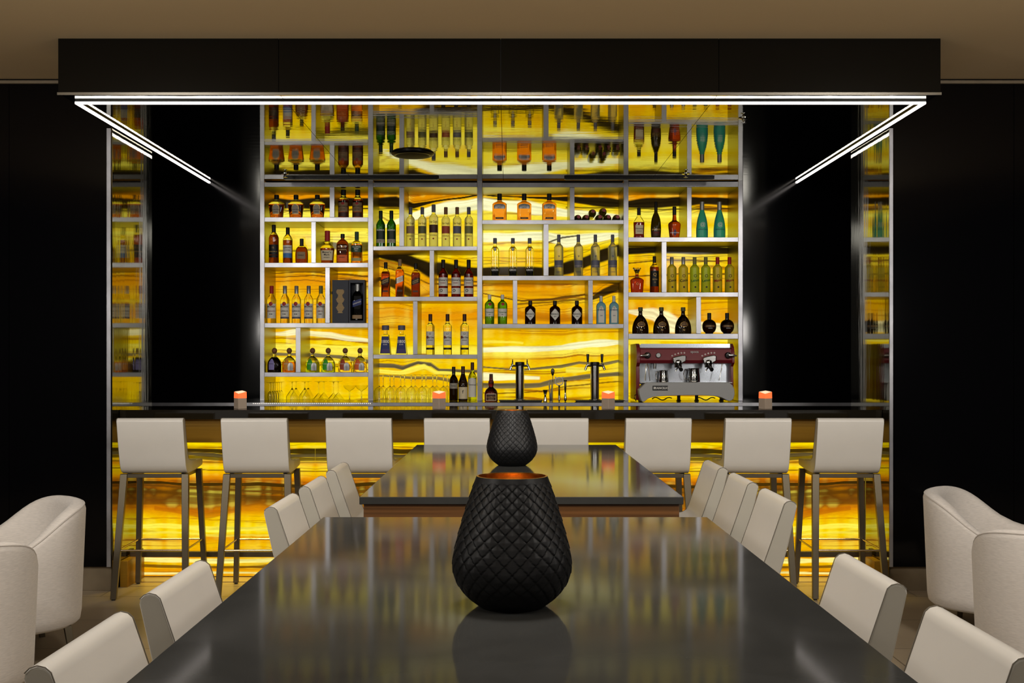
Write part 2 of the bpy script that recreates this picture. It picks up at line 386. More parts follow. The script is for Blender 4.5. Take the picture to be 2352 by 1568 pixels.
M_ONYX = onyx_mat('backlit_onyx', 1.0); M_ONYXB = onyx_mat('backlit_onyx_bar', 1.0)
ZB = [(440, ORA), (456, ORA), (478, YEL), (492, PALE), (515, YEL), (540, PALE), (575, YEL), (620, DEEP), (650, ORA), (690, DEEP), (720, ORA), (770, DEEP), (790, YEL), (805, PALE), (820, DEEP), (840, YEL), (880, DEEP), (920, YEL)]
BB = [
    ([(600, 467, 9), (760, 467, 9), (850, 464, 8), (910, 463, 9), (950, 473, 4), (1000, 462, 1.6), (1095, 449, 1.2), (1110, 448, 1.2), (1210, 452, 1.5), (1300, 455, 4), (1360, 462, 8), (1440, 468, 7), (1520, 463, 9), (1600, 460, 8), (1700, 468, 8)], 6, DARKB, 1, .6),
    ([(600, 481), (760, 484), (900, 478), (960, 482)], 1.4, DARKB, .8, .6), ([(1300, 475), (1440, 478), (1700, 482)], 1.3, DARKB, .8, .6),
    ([(880, 520, 3), (940, 500, 9), (1000, 482, 13), (1100, 468, 15), (1200, 474, 13), (1300, 488, 10), (1430, 498, 5)], 12, WHITE, .95, .6),
    ([(600, 494), (850, 494)], 4, PALE, .8, .4), ([(1443, 493), (1700, 495)], 5, PALE, .8, .4),
    ([(600, 533, 4), (840, 535, 5)], 6, PALE, .85, .8),
    ([(740, 556, 3), (780, 565, 6), (850, 566, 8)], 7, DARKB, .9, .8), ([(600, 575, 2), (720, 572, 2)], 2, BROWN, .7, 1),
    ([(1100, 545, 10), (1250, 540, 9), (1300, 552, 12), (1360, 545, 10), (1430, 535, 4)], 10, WHITE, .95, .6),
    ([(1100, 570, 5), (1260, 566, 4)], 5, PALE, .8, .5),
    ([(1255, 557, 1.5), (1290, 545, 1.5), (1330, 540, 1)], 1.5, DARKB, .9, .2),
    ([(860, 582, 5), (905, 588, 9), (945, 600, 13), (985, 618, 13), (1020, 615, 10), (1060, 622, 9), (1110, 624, 8), (1250, 624, 8), (1280, 621, 10), (1330, 606, 12), (1370, 590, 12), (1430, 570, 9)], 10, DARKB, 1, .5),
    ([(860, 607, 2), (920, 625, 2), (985, 650, 2), (1095, 655, 2)], 2, BROWN, .9, .6),
    ([(870, 640, 3), (905, 652, 9), (940, 672, 9), (965, 685, 3)], 8, DARKB, .95, .4),
    ([(1000, 640, 2), (1095, 645, 2)], 2, DARKB, .7, .8),
    ([(1443, 574, 8), (1520, 572, 6), (1600, 576, 7), (1700, 576, 6)], 7, DARKB, 1, .6), ([(1443, 603, 2), (1520, 596, 1.6), (1700, 602, 1.6)], 1.8, BROWN, .9, .6), ([(1443, 634, 2), (1560, 628, 1.6), (1700, 632, 1.8)], 1.8, BROWN, .9, .8),
    ([(600, 626, 1.5), (700, 621, 2), (850, 632, 2)], 2, BROWN, .9, .7), ([(600, 634, 1.5), (720, 630, 1.4), (850, 643, 2)], 1.7, BROWN, .8, .8), ([(600, 645), (700, 640), (850, 655)], 1.2, BROWN, .6, .8),
    ([(1100, 672, 1), (1200, 690, 2), (1270, 688, 3), (1350, 675, 2.5), (1430, 668, 2)], 2, BROWN, .95, .4), ([(1180, 697, 2), (1280, 694, 2.5), (1360, 684, 2)], 2, BROWN, .8, .4),
    ([(1180, 706, 1), (1350, 694, 1.4)], 1.2, BROWN, .6, .6),
    ([(1350, 690, 2), (1385, 672, 8), (1430, 652, 9)], 7, DARKB, .95, .3),
    ([(1100, 654, 1.5), (1250, 652, 1.5), (1430, 654, 1)], 1.5, BROWN, .7, .5),
    ([(600, 768, 4), (680, 765, 6), (760, 770, 6), (850, 785, 4)], 6, WHITE, .75, 1.2), ([(600, 792), (850, 800)], 4, PALE, .7, 1),
    ([(1100, 804, 6), (1200, 803, 6), (1290, 800, 5), (1330, 792, 8), (1370, 790, 10), (1430, 788, 4)], 7, WHITE, .95, .8), ([(1100, 786, 3), (1200, 790, 3)], 4, PALE, .6, 2),
    ([(600, 752), (850, 752)], 2, PALE, .6, 1),
    ([(600, 812, 3), (700, 815, 4), (780, 820, 5), (850, 832, 4)], 4, GREY, 1, .5), ([(600, 822, 3), (740, 827, 3.5), (850, 842, 3)], 3, PALE, .8, .5), ([(600, 832, 2), (740, 838, 2), (850, 850, 2)], 2, BROWN, .7, .5),
    ([(855, 838, 5), (905, 841, 5), (925, 846, 5), (960, 834, 4), (990, 838, 6), (1010, 852, 5), (1095, 853, 4)], 4, GREY, 1, .4),
    ([(855, 850, 4), (920, 857, 5), (975, 842, 6), (1000, 856, 4), (1095, 862, 3)], 4, PALE, .8, .4),
    ([(855, 860, 2), (930, 866, 3), (1000, 868, 3), (1050, 880, 4), (1095, 882, 4)], 3, GREY, .9, .5),
    ([(1105, 843, 1.8), (1200, 850, 2.2), (1290, 842, 4), (1330, 833, 3), (1380, 838, 3), (1430, 828, 3)], 2.5, GREY, .95, .5),
    ([(1105, 864, 9), (1180, 865, 7), (1240, 868, 4)], 7, WHITE, .9, .4),
    ([(1105, 884, 6), (1200, 885, 6), (1240, 884, 5), (1290, 872, 6), (1340, 866, 6), (1430, 858, 5)], 6, GREY, 1, .4),
    ([(1300, 850, 5), (1335, 850, 6), (1380, 846, 3)], 5, PALE, .8, .4), ([(1105, 902, 1.5), (1250, 898, 1.5), (1300, 888, 1.5), (1430, 876, 1.5)], 1.5, BROWN, .8, .5),
    ([(1443, 716, 5), (1500, 722, 14), (1535, 742, 24), (1560, 750, 18), (1620, 752, 14), (1700, 755, 6)], 14, WHITE, .75, 1.0),
    ([(1443, 780, 4), (1700, 782, 4)], 4, PALE, .8, .5),
]
back_field = lambda x, y: paint(x, y, ZB, BB, 11)
ow = thing('onyx_wall', 'glowing yellow backlit onyx wall behind the bottle shelves', 'wall panel', (0, YO, 1.072))
seam_px = [624, 862, 1105, 1428, 1682]
for i in range(4):
    onyx_slab('onyx_slab', ow, seam_px[i] + .2, seam_px[i + 1] - .2, 421, 916.5, YO, 2.5, back_field, M_ONYX, (0, YO, 1.072))

# ------------------------------------------------------------------ bar counter
YB = 7.2
bar = thing('bar_counter', 'long bar counter with black top and glowing onyx front', 'bar counter', (0, 6.87, 0))
zt, zb = PZ(941, 6.87), PZ(963, 6.87)
MB().box(XL + .002, XR - .002, 0, .54, zb, zt).obj('countertop', M_COUNTER, bar, bevel=.002)
MB().box(XL + .003, XR - .003, .10, .14, PZ(1016, 6.97), zb - .0005).obj('fascia_panel', M_BRONZE, bar, smooth=0)
MB().box(XL + .003, XR - .003, .36, .50, .0, zb - .001).obj('carcass', M_DARK, bar, smooth=0)
ZF = [(1000, YEL), (1024, YEL), (1030, DEEP), (1052, DEEP), (1062, ORA), (1074, YEL), (1086, DEEP), (1094, ORA), (1104, BURN), (1125, BROWN * .7), (1148, BROWN * .8 + BURN * .1), (1168, BURN * .6 + ORA * .4), (1182, DEEP), (1205, YEL), (1222, YEL), (1234, ORA), (1252, DEEP), (1275, ORA), (1290, DEEP), (1325, ORA)]
def front_field(x, y):
    xm = np.abs(((x - 724) % 860) - 430)          # book-matched slabs
    b = [([(0, 1018), (430, 1019)], 4, YEL, 1, .3), ([(0, 1030, 3), (120, 1034, 4), (260, 1033, 5), (430, 1037, 5)], 5, DARKB, .95, .7), ([(0, 1039, 4), (200, 1043, 5), (430, 1047, 5)], 5, GREY * .55, .95, .7), ([(0, 1046, 2), (200, 1051, 3), (430, 1055, 3)], 3, DARKB, .8, .7),
         ([(0, 1058, 2), (430, 1062, 2)], 2, BROWN, .6, .6), ([(0, 1074, 1.2), (430, 1082, 1.5)], 1.4, BROWN, .8, .6),
         ([(0, 1106, 3), (150, 1113, 3.5), (300, 1110, 4), (430, 1119, 4)], 4, DARKB, 1, .5), ([(0, 1112, 2), (200, 1124, 3), (430, 1132, 3)], 3, BROWN, .9, .5), ([(0, 1128, 4), (200, 1138, 5), (430, 1146, 6)], 5, BROWN * .7, .75, .6),
         ([(0, 1150, 8), (180, 1154, 9), (300, 1145, 3)], 8, BROWN, .6, 1), ([(60, 1170, 5), (170, 1188, 9), (260, 1175, 4)], 8, BURN, .6, 1.5),
         ([(0, 1192, 1), (430, 1200, 1)], 1.2, BURN, .6, .8), ([(0, 1211, 4), (150, 1217, 5), (430, 1214, 4)], 4, PALE, .8, 1.2), ([(0, 1228, 2), (430, 1229, 2)], 2, PALE, .6, 1.0),
         ([(0, 1286, 4), (220, 1288, 5), (430, 1285, 4)], 4, PALE * .6 + WHITE * .4, .9, .5), ([(0, 1299, 3), (220, 1303, 3), (430, 1299, 4)], 3, BROWN, .85, .5), ([(0, 1308, 3), (430, 1309, 3)], 3, ORA, .8, .5),
         ([(0, 1317, 2.2), (220, 1315, 2.4), (430, 1318, 2.2)], 2.2, PALE * .5 + WHITE * .5, .9, .3)]
    return paint(xm + 37, y, ZF, [([(p[0] + 37,) + tuple(p[1:]) for p in q[0]],) + q[1:] for q in b], 31)
ex0, ex1 = VX + (XL + .004) * F / YB, VX + (XR - .004) * F / YB
fs = [ex0, 724, 1154, 1584, ex1]
for i in range(4):
    onyx_slab('onyx_slab', bar, fs[i] + .2, fs[i + 1] - .2, 1008, 1322.5, YB, 2.6, front_field, M_ONYXB, (0, 6.87, 0))
rail_y = 7.05 - 6.87
fr = MB().box(XL + .01, XR - .01, rail_y - .02, rail_y + .012, PZ(1278, 7.05), PZ(1265, 7.05)).obj('foot_rail', M_LEG, bar, bevel=.003)
for x in (314, 724, 1154, 1584, 1988):
    xx = PX(x, 7.1)
    MB().box(xx - .012, xx + .012, rail_y + .012, .325, PZ(1276, 7.05), PZ(1267, 7.05)).obj('bracket', M_LEG, fr, bevel=.002)
for x0, x1, s in ((XL + .004, XL + .05, 0), (XR - .05, XR - .004, 1)):
    MB().box(x0, x1, .0, .32, 0.0, .16).obj('end_plinth', M_BRONZE, bar, bevel=.002)

# back counter
bc = thing('back_counter', 'steel-edged black back counter under the bottle shelves', 'counter', (0, 8.45, 0))
BX0, BX1, ZC = -2.98, 2.92, 1.072
MB().box(BX0, BX1, 0, .298, ZC - .026, ZC).box(PX(597, YS) + .001, PX(1706, YS) - .001, .2985, YO - 8.45 - .002, ZC - .026, ZC).obj('countertop', mat('black_counter', (14, 13, 10), .12), bc, smooth=0)
MB().box(BX0, BX1, -.008, -.0005, ZC - .026, ZC - .0015).obj('steel_edge', M_EDGE, bc)
MB().box(BX0 + .02, BX1 - .02, .04, .29, 0, ZC - .027).obj('cabinet', M_DARK, bc)
beads = MB()  # emissive beads stand in for a white reflection along the counter edge
for i in range(62):
    x = PX(582 + i * 4.4, 8.44); beads.lathe([(.0035, ZC - .004), (.0045, ZC - .007), (.0035, ZC - .010)], 6, center=(x, -.0095, 0))
beads.obj('edge_reflection_beads', M_GLINT, bc)

# ------------------------------------------------------------------ shelving
sh = thing('bottle_shelving', 'tall four-column steel bottle shelving in front of the onyx wall', 'shelving', (0, YS, ZC))
SX = lambda x: PX(x, YS)
SZ = lambda y: PZ(y, YS) - ZC
DEP = YO - YS - .002
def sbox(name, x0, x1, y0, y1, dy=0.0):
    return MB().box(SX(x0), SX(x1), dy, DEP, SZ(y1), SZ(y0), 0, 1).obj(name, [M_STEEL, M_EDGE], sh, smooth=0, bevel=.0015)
posts = [(597, 607.2), (845.4, 857), (1096, 1107.5), (1432.3, 1443.5), (1695.8, 1706.2)]
floor_px = VY + (H - ZC) * F / YS
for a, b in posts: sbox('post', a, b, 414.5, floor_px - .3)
COLS = [
    dict(x=(607.2, 845.4), top=(418.5, 429), sh=[(498.7, 509), (603.2, 613.8), (741.6, 752), (854.9, 865)], dv=[(757, 768), (714.7, 725), (746.8, 757.2), (679, 690)]),
    dict(x=(857, 1096), top=(419, 429.5), sh=[(565.3, 574.7), (681, 691), (814, 823.5)], dv=[(917, 928), (986.7, 997), (948.6, 958.8)]),
    dict(x=(1107.5, 1432.3), top=(419.5, 430), sh=[(505, 514.5), (633, 643.3), (743.7, 753.3)], dv=[(1309, 1319.6), (1248.3, 1260), [(1178, 1188.3), (1351.3, 1361.6)]]),
    dict(x=(1443.5, 1695.8), top=(417, 429.3), sh=[(544.7, 555), (671, 681.3), (766, 778)], dv=[(1578.3, 1588.8), (1520, 1531.2), (1599.6, 1610.5)]),
]
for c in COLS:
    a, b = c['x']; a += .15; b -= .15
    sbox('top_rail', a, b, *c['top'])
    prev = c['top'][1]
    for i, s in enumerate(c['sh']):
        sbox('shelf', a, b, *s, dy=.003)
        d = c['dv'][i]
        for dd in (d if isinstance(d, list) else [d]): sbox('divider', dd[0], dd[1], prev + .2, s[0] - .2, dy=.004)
        prev = s[1]

# ------------------------------------------------------------------ bottles
YBOT = 8.835
SB = YBOT / F
def gmat(name, rgb, rough=.02, ior=1.36, trans=1.0): return mat(name, rgb, rough, trans=trans, ior=ior)
G_CLEAR = gmat('bottle_clear', (248, 250, 232)); G_AMB = gmat('liquid_amber', (192, 100, 16)); G_DAMB = gmat('liquid_dark_amber', (124, 56, 8))
G_GOLD = gmat('liquid_gold', (236, 144, 34)); G_RED = gmat('liquid_red_brown', (84, 18, 6)); G_COG = gmat('liquid_cognac', (146, 56, 10))
G_GREEN = gmat('bottle_green', (24, 74, 18)); G_TGREEN = gmat('bottle_bright_green', (90, 190, 70)); G_LGREEN = gmat('bottle_pale_green', (190, 220, 90))
G_PALEG = gmat('liquid_pale_gold', (250, 222, 140)); G_BLACKB = gmat('bottle_black', (20, 12, 6)); G_OLIVE = gmat('bottle_olive_black', (34, 30, 10)); G_FROST = gmat('frosted_pale', (232, 232, 190), .32, trans=.8)
G_LEMON = gmat('frosted_lemon', (206, 206, 58), .35, trans=.6); G_LIME = gmat('frosted_lime', (176, 208, 50), .35, trans=.6)
G_GREY = gmat('frosted_grey', (222, 222, 172), .25, trans=.8); G_BLUE = mat('frosted_turquoise', (60, 180, 178), .35, trans=.45, ior=1.36)
G_SKY = gmat('bottle_pale_blue', (120, 190, 226), trans=.45); G_DKBLUE = gmat('bottle_smoky_base', (70, 84, 110), .1)
def lm(name, rgb, rough=.55, metal=0.0): return mat('label_' + name, rgb, rough, metal)
L = dict(white=lm('white', (226, 222, 210)), cream=lm('cream', (224, 208, 172)), black=lm('black', (20, 18, 16)), grey=lm('grey', (160, 152, 136)), silver=lm('silver', (150, 150, 148), .3, .5),
         navy=lm('navy', (28, 44, 110)), blue=lm('blue', (70, 124, 186)), green=lm('green', (26, 70, 46)), leaf=lm('leaf', (60, 170, 40)), orange=lm('orange', (232, 104, 36)), red=lm('red', (168, 28, 26)),
         gold=lm('gold', (206, 160, 80), .35, .5), amber=lm('amber', (226, 150, 40)), purple=lm('purple', (140, 130, 190)), slate=lm('slate', (96, 96, 112)), tan=lm('tan', (150, 120, 84)), olive=lm('olive', (126, 122, 60)),
         wood=lm('wood', (130, 86, 52)), brown=lm('brown', (70, 36, 20)), dgreen=lm('deep_green', (20, 40, 24)), copper=lm('copper', (170, 70, 40)), khaki=lm('khaki', (176, 168, 110)), moss=lm('moss', (92, 92, 50)), teal=lm('teal', (40, 90, 110)), violet=lm('violet', (66, 52, 110)))
STD = [(0, 0), (.93, 0), (1, .015), (1, .58), (.97, .63), (.84, .68), (.58, .735), (.42, .78), (.38, .82), (.37, .99), (0, .99)]
SLIM = [(0, 0), (.93, 0), (1, .015), (1, .66), (.96, .70), (.80, .735), (.54, .765), (.40, .80), (.37, .84), (.36, .99), (0, .99)]
JOHN = [(0, 0), (.95, 0), (1, .012), (1, .62), (.97, .67), (.8, .73), (.5, .79), (.36, .83), (.34, .99), (0, .99)]
BORD = [(0, 0), (.92, 0), (1, .012), (1, .56), (.95, .62), (.76, .68), (.46, .74), (.38, .78), (.36, .99), (0, .99)]
BURG = [(0, 0), (.92, 0), (1, .012), (1, .42), (.93, .52), (.75, .62), (.5, .73), (.38, .80), (.35, .99), (0, .99)]
CROWN = [(0, 0), (.74, 0), (.78, .02), (.86, .25), (.97, .50), (1, .56), (.97, .62), (.80, .68), (.5, .735), (.30, .775), (.27, .82), (.27, .98), (0, .98)]
FLASK = [(0, 0), (.96, 0), (1, .01), (1, .58), (.97, .62), (.78, .67), (.42, .715), (.32, .745), (.30, .98), (0, .98)]
MAKER = [(0, 0), (.80, 0), (.86, .02), (.97, .32), (1, .42), (.98, .47), (.82, .53), (.50, .60), (.38, .66), (.34, .80), (.32, .99), (0, .99)]
BULL = [(0, 0), (.94, 0), (1, .015), (1, .60), (.95, .67), (.80, .735), (.50, .79), (.33, .815), (.28, .84), (.28, .99), (0, .99)]
SQUAT = [(0, 0), (.86, 0), (.96, .03), (1, .28), (.97, .46), (.84, .60), (.55, .685), (.32, .735), (.28, .78), (.28, .98), (0, .98)]
PATR = [(0, 0), (.95, 0), (1, .02), (1, .26), (.97, .36), (.85, .47), (.58, .575), (.32, .64), (.24, .69), (.24, .78), (0, .78)]
PYRA = [(0, 0), (.97, 0), (1, .015), (.66, .66), (.60, .68), (.36, .695), (.33, .72), (.33, .83), (0, .83)]
TEAR = [(0, 0), (.94, 0), (1, .02), (1, .14), (.95, .30), (.80, .46), (.54, .60), (.30, .68), (.235, .75), (.22, .97), (0, .97)]
HPNO = [(0, 0), (.92, 0), (.98, .02), (1, .18), (.97, .30), (.83, .48), (.58, .64), (.40, .74), (.34, .80), (.30, .99), (0, .99)]
REMY = [(0, 0), (.84, 0), (.90, .02), (1, .22), (.97, .36), (.83, .52), (.55, .64), (.36, .70), (.30, .78), (.29, .99), (0, .99)]
COUR = [(0, 0), (.72, 0), (.78, .03), (.90, .22), (1, .40), (.96, .46), (.72, .51), (.42, .55), (.33, .60), (.28, .75), (.27, .99), (0, .99)]
HENN = [(0, 0), (.88, 0), (.96, .03), (.96, .08), (.93, .10), (1, .46), (1, .52), (.82, .59), (.5, .68), (.34, .74), (.30, .99), (0, .99)]
HEND = [(0, 0), (.95, 0), (1, .012), (1, .60), (.96, .66), (.82, .715), (.52, .765), (.34, .80), (.32, .985), (0, .985)]
TANQ = [(0, 0), (.90, 0), (.95, .02), (1, .58), (1, .62), (.93, .70), (.62, .76), (.36, .80), (.32, .84), (.32, .985), (0, .985)]
DECAN = [(0, 0), (.84, 0), (.88, .02), (1, .48), (1, .50), (.76, .56), (.32, .615), (.24, .63), (.24, .73), (0, .73)]
GLOBE = [(0, 0), (.48, 0), (.56, .02), (.58, .05), (.84, .14), (.98, .27), (1, .36), (.97, .46), (.80, .58), (.48, .665), (.28, .69), (.26, .97), (0, .97)]
GRAN = [(0, 0), (.92, 0), (1, .02), (1, .24), (.94, .34), (.76, .43), (.48, .49), (.34, .54), (.42, .62), (.40, .72), (.30, .78), (.27, .99), (0, .99)]
def rad(prof, z):
    pz = [p[1] for p in prof[1:-1]]; pr = [p[0] for p in prof[1:-1]]
    return float(np.interp(z, pz, pr))
def refine(prof, k=3):
    """Catmull-Rom subdivision of the side curve"""
    out = [prof[0], prof[1]]
    P = prof[1:-1]
    for i in range(len(P) - 1):
        p0, p1, p2, p3 = P[max(i - 1, 0)], P[i], P[i + 1], P[min(i + 2, len(P) - 1)]
        hard = abs(p2[1] - p1[1]) < .03 or abs(p1[0] - p2[0]) < .012
        for t in (range(1, k + 1) if not hard else [k]):
            u = t / k
            if hard: out.append(p2); continue
            h = lambda a: .5 * (2 * p1[a] + (p2[a] - p0[a]) * u + (2 * p0[a] - 5 * p1[a] + 4 * p2[a] - p3[a]) * u * u + (3 * p1[a] - p0[a] - 3 * p2[a] + p3[a]) * u ** 3)
            out.append((max(.05, h(0)), min(max(h(1), p1[1]), p2[1])))
    return out + [prof[-1]]
def make_bottle(name, label, w, h, prof, body, neck=None, fill=1.0, depth=1.0, n=2.0, cap=None, labels=(), texts=(), group=None, cat='bottle', emboss=()):
    """w, h in px of the photograph at the shelf; cap: (z0, radius, material[, z1]); labels: (z0, z1, half width 0-1, material[, x shift]); texts: (string, z, size in h, material[, rotate, bold])"""
    A, HH = w * SB / 2, h * SB
    r = thing(name, label, cat, group=group)
    P = refine(prof); sc = lambda q: [(a, z * HH) for a, z in q]
    kw = dict(a=A, b=A * depth, n=n, seg=32)
    if neck is not None and fill < 1:
        lo = [p for p in P if p[1] < fill - .004]; rf = float(np.interp(fill, [p[1] for p in P[1:-1]], [p[0] for p in P[1:-1]]))
        hi = [p for p in P if p[1] > fill + .004]
        MB().lathe(sc(lo + [(rf, fill), (0, fill)]), **kw).obj('body', body, r)
        MB().lathe(sc([(0, fill + .002), (rf, fill + .002)] + hi), **kw).obj('neck', neck, r)
    else:
        MB().lathe(sc(P), **kw).obj('body', body, r)
    ysurf = lambda x, z: -(A * depth * rad(prof, z) + .0009) * max(0.0, 1 - abs(x / (A * rad(prof, z) + 1e-9)) ** n) ** (1 / n)
    if cap:
        for q in (cap if isinstance(cap, list) else [cap]):
            z0, rr, m = q[0], q[1], q[2]; z1 = q[3] if len(q) > 3 else 1.0
            shp = q[4] if len(q) > 4 else 'cyl'
            if shp == 'ball':
                zc = (z0 + z1) / 2; pr = [(max(0, rr * A * cos(t)), (zc + (z1 - z0) / 2 * sin(t)) * HH) for t in np.linspace(-pi / 2, pi / 2, 13)]
                MB().lathe(pr, 24).obj('cap', m, r)
            elif shp == 'stopper':
                MB().lathe([(0, z0 * HH), (.35 * rr * A, z0 * HH), (.4 * rr * A, (z0 + .05) * HH), (rr * A, (z1 - .02) * HH), (.9 * rr * A, z1 * HH), (0, z1 * HH)], 8).obj('stopper', m, r, smooth=10)
            else:
                MB().lathe([(0, z0 * HH), (rr * A, z0 * HH), (rr * A * 1.0, (z1 - .01) * HH), (rr * A * .88, z1 * HH), (0, z1 * HH)], 24).obj('cap', m, r)
    lab_objs = []
    for li, q in enumerate(labels):
        z0, z1, hw, m = q[:4]; sx = q[4] if len(q) > 4 else 0; shape = q[5] if len(q) > 5 else 'rect'
        nx, nz = 14, 8; vs, fs_ = [], []
        for j in range(nz + 1):
            z = z0 + (z1 - z0) * j / nz; t = 2 * j / nz - 1
            k = {'rect': 1.0, 'oval': math.sqrt(max(0, 1 - t * t * .98)), 'arch': math.sqrt(max(.02, 1 - max(0, t) ** 2 * .95)) if t > 0 else 1 - .06 * (-t), 'diamond': 1 - abs(t) * .97, 'slant': 1.0}[shape]
            for i in range(nx + 1):
                x = A * hw * k * (2 * i / nx - 1) * min(1, rad(prof, z)) + sx * A
                zz = z + (x / A * .045 if shape == 'slant' else 0)
                vs.append((x, ysurf(x, zz) - .0005 * li, zz * HH))
        for j in range(nz):
            for i in range(nx):
                a = j * (nx + 1) + i; fs_.append((a, a + 1, a + nx + 2, a + nx + 1))
        lab_objs.append(MB().add(vs, fs_).obj('label', m, r, smooth=60))
    for q in texts:
        s, z, size, m = q[:4]; rot = q[4] if len(q) > 4 else 0; bold = q[5] if len(q) > 5 else .012; sx = q[6] if len(q) > 6 else 0
        v, f = text_geo(s, size * HH, bold); c_, s_ = cos(rot), sin(rot)
        wv = max(x for x, _ in v) - min(x for x, _ in v); fit = min(1.0, (1.66 - 2 * abs(sx)) * A * rad(prof, z) / max(wv, 1e-6)); v = [(x * fit, zz) for x, zz in v]
        vs = []
        for x, zz in v:
            X = x * c_ - zz * s_ + sx * A; Z = z * HH + x * s_ + zz * c_
            lim = A * rad(prof, Z / HH) * .97; X = max(-lim, min(lim, X))
            vs.append((X, ysurf(X, Z / HH) - .0008 - .0005 * len(labels), Z))
        MB().add(vs, f).obj('lettering', m, r, smooth=0)
    return r
ORD = ['first', 'second', 'third', 'fourth', 'fifth', 'sixth', 'seventh', 'eighth']
def place(proto, xs, ybase, label_fmt, yoff=0.0, Y=YBOT, group=None, rot=None):
    """stand the bottle at each photographed x on the shelf whose top edge shows at ybase"""
    n = len(xs); num = {1: 'one', 2: 'two', 3: 'three', 4: 'four', 5: 'five', 6: 'six', 7: 'seven'}[n]
    z = (PZ(ybase, YS) if ybase else ZC) + .0005; out = []
    for i, x in enumerate(xs):
        lab = label_fmt.format(o=ORD[i], n=num)
        loc = (PX(x, Y), Y + yoff, z)
        rz = (rot[i] if rot else 0)
        if i == 0:
            proto.location = loc; proto.rotation_euler = (0, 0, rz); proto['label'] = lab; o = proto
            if group: o['group'] = group
        else: o = dup(proto, loc, rz, lab, group)
        out.append(o)
    return out
BT = 'whiskey_bottle'
# ---- column 1
R0, R1, R2, R3 = 498.7, 603.2, 741.6, 854.9
b = make_bottle(BT, '', 37, 54, CROWN, G_AMB, G_CLEAR, .60, .62, 2.6, cap=(.80, .30, L['black']), labels=[(.16, .60, .50, L['gold'], 0, 'arch'), (.18, .57, .44, L['grey'], 0, 'arch')], texts=[('Crown Royal', .36, .07, INK), ('WHISKY', .26, .05, INK)])
place(b, (635.5, 680, 729), R0, 'squat cut-glass amber whiskey bottle, {o} of {n} on top shelf, first column', group='squat whiskey bottles')
b = make_bottle('rum_bottle', '', 25, 66, STD, G_DAMB, G_CLEAR, .66, cap=(.80, .46, L['black']), labels=[(.22, .54, .84, L['tan']), (.04, .2, .84, L['brown']), (.46, .55, .3, L['red'], 0, 'oval')], texts=[('BACARDI', .40, .075, INK), ('OCHO', .30, .06, INK)])
place(b, (789, 821.6), R0, 'dark amber rum bottle with tan label, {o} of {n} on top shelf, first column', group='dark rum bottles')
b = make_bottle(BT, '', 23, 89, JOHN, G_DAMB, G_CLEAR, .74, cap=(.80, .40, L['black']), labels=[(.22, .48, .9, L['black']), (.15, .21, .9, L['black'])], texts=[('12', .40, .06, INKG), ('SINGLE MALT', .30, .035, INKG)])
place(b, (629,), R1, 'tall dark amber whiskey bottle with black label at the end of second shelf')
b = make_bottle(BT, '', 22, 83, JOHN, G_DAMB, G_CLEAR, .64, cap=(.80, .40, L['black']), labels=[(.28, .50, .9, L['white']), (.15, .28, .9, L['blue'])], texts=[('GLENLIVET', .43, .05, INK), ('FOUNDERS', .36, .035, INK)])
place(b, (661,), R1, 'whiskey bottle with white and blue label on second shelf, first column')
b = make_bottle(BT, '', 29, 57, SQUAT, G_DAMB, G_CLEAR, .66, .7, 2.4, cap=(.72, .30, L['black']), labels=[(.18, .46, .68, L['tan'])], texts=[('RESERVE', .32, .06, INK)])
place(b, (693,), R1, 'short round-shouldered dark bourbon bottle beside the divider on second shelf')
b = make_bottle(BT, '', 32, 76, MAKER, G_DAMB, G_CLEAR, .46, .75, 3.0, cap=[(.68, .385, L['red'], .99)], labels=[(.09, .39, .88, L['cream'])], texts=[('Maker\'s', .33, .085, INK), ('Mark', .255, .085, INK), ('WHISKY', .17, .05, INK)])
place(b, (752,), R1, 'bourbon bottle with dripping red wax neck and cream label, second shelf')
b = make_bottle(BT, '', 28, 68, BULL, G_DAMB, None, 1, .6, 3.0, cap=(.86, .34, L['black']), labels=[(.06, .28, .96, L['orange'])], texts=[('BULLEIT', .56, .085, INKG), ('BOURBON', .46, .06, INKG), ('WHISKEY', .2, .05, INK)])
place(b, (787,), R1, 'flat-shouldered dark whiskey bottle with orange lower label, second shelf')
b = make_bottle(BT, '', 26, 73, FLASK, G_GOLD, G_CLEAR, .60, .8, 2.6, cap=(.74, .36, L['green']), labels=[(.35, .56, .96, L['green']), (.07, .17, .84, L['khaki'])], texts=[('TULLAMORE', .51, .05, INKW), ('DEW', .45, .06, INKW), ('IRISH', .39, .04, INKW)])
place(b, (819.5,), R1, 'golden whiskey bottle with dark green label beside the post, second shelf')
def rum(capm, sub, x, lab):
    b = make_bottle('rum_bottle', '', 21, 86, STD, G_LGREEN if False else G_CLEAR, None, 1, cap=(.79, .44, capm), labels=[(.17, .52, .93, L['white']), (.12, .17, .93, L['slate']) if sub == 'SUPERIOR' else (.13, .17, .93, L['white']), (.46, .57, .42, L['red'], 0, 'oval')], texts=[('BACARDI', .44, .062, INK, 0, .02), (sub, .32, .045, INK if sub == 'SUPERIOR' else INKR), ('RUM', .24, .04, INK)])
    return place(b, x, R2, lab, group='silver-capped white rum bottles' if len(x) > 1 else None)
rum(L['red'], 'DRAGON', (624,), 'white rum bottle with red cap at the end of the third shelf')
rum(L['silver'], 'SUPERIOR', (654.5, 681, 709), 'clear rum bottle with silver cap and white label, {o} of {n}, third shelf')
rum(L['olive'], 'LIMON', (737,), 'white rum bottle with olive cap beside the divider on the third shelf')
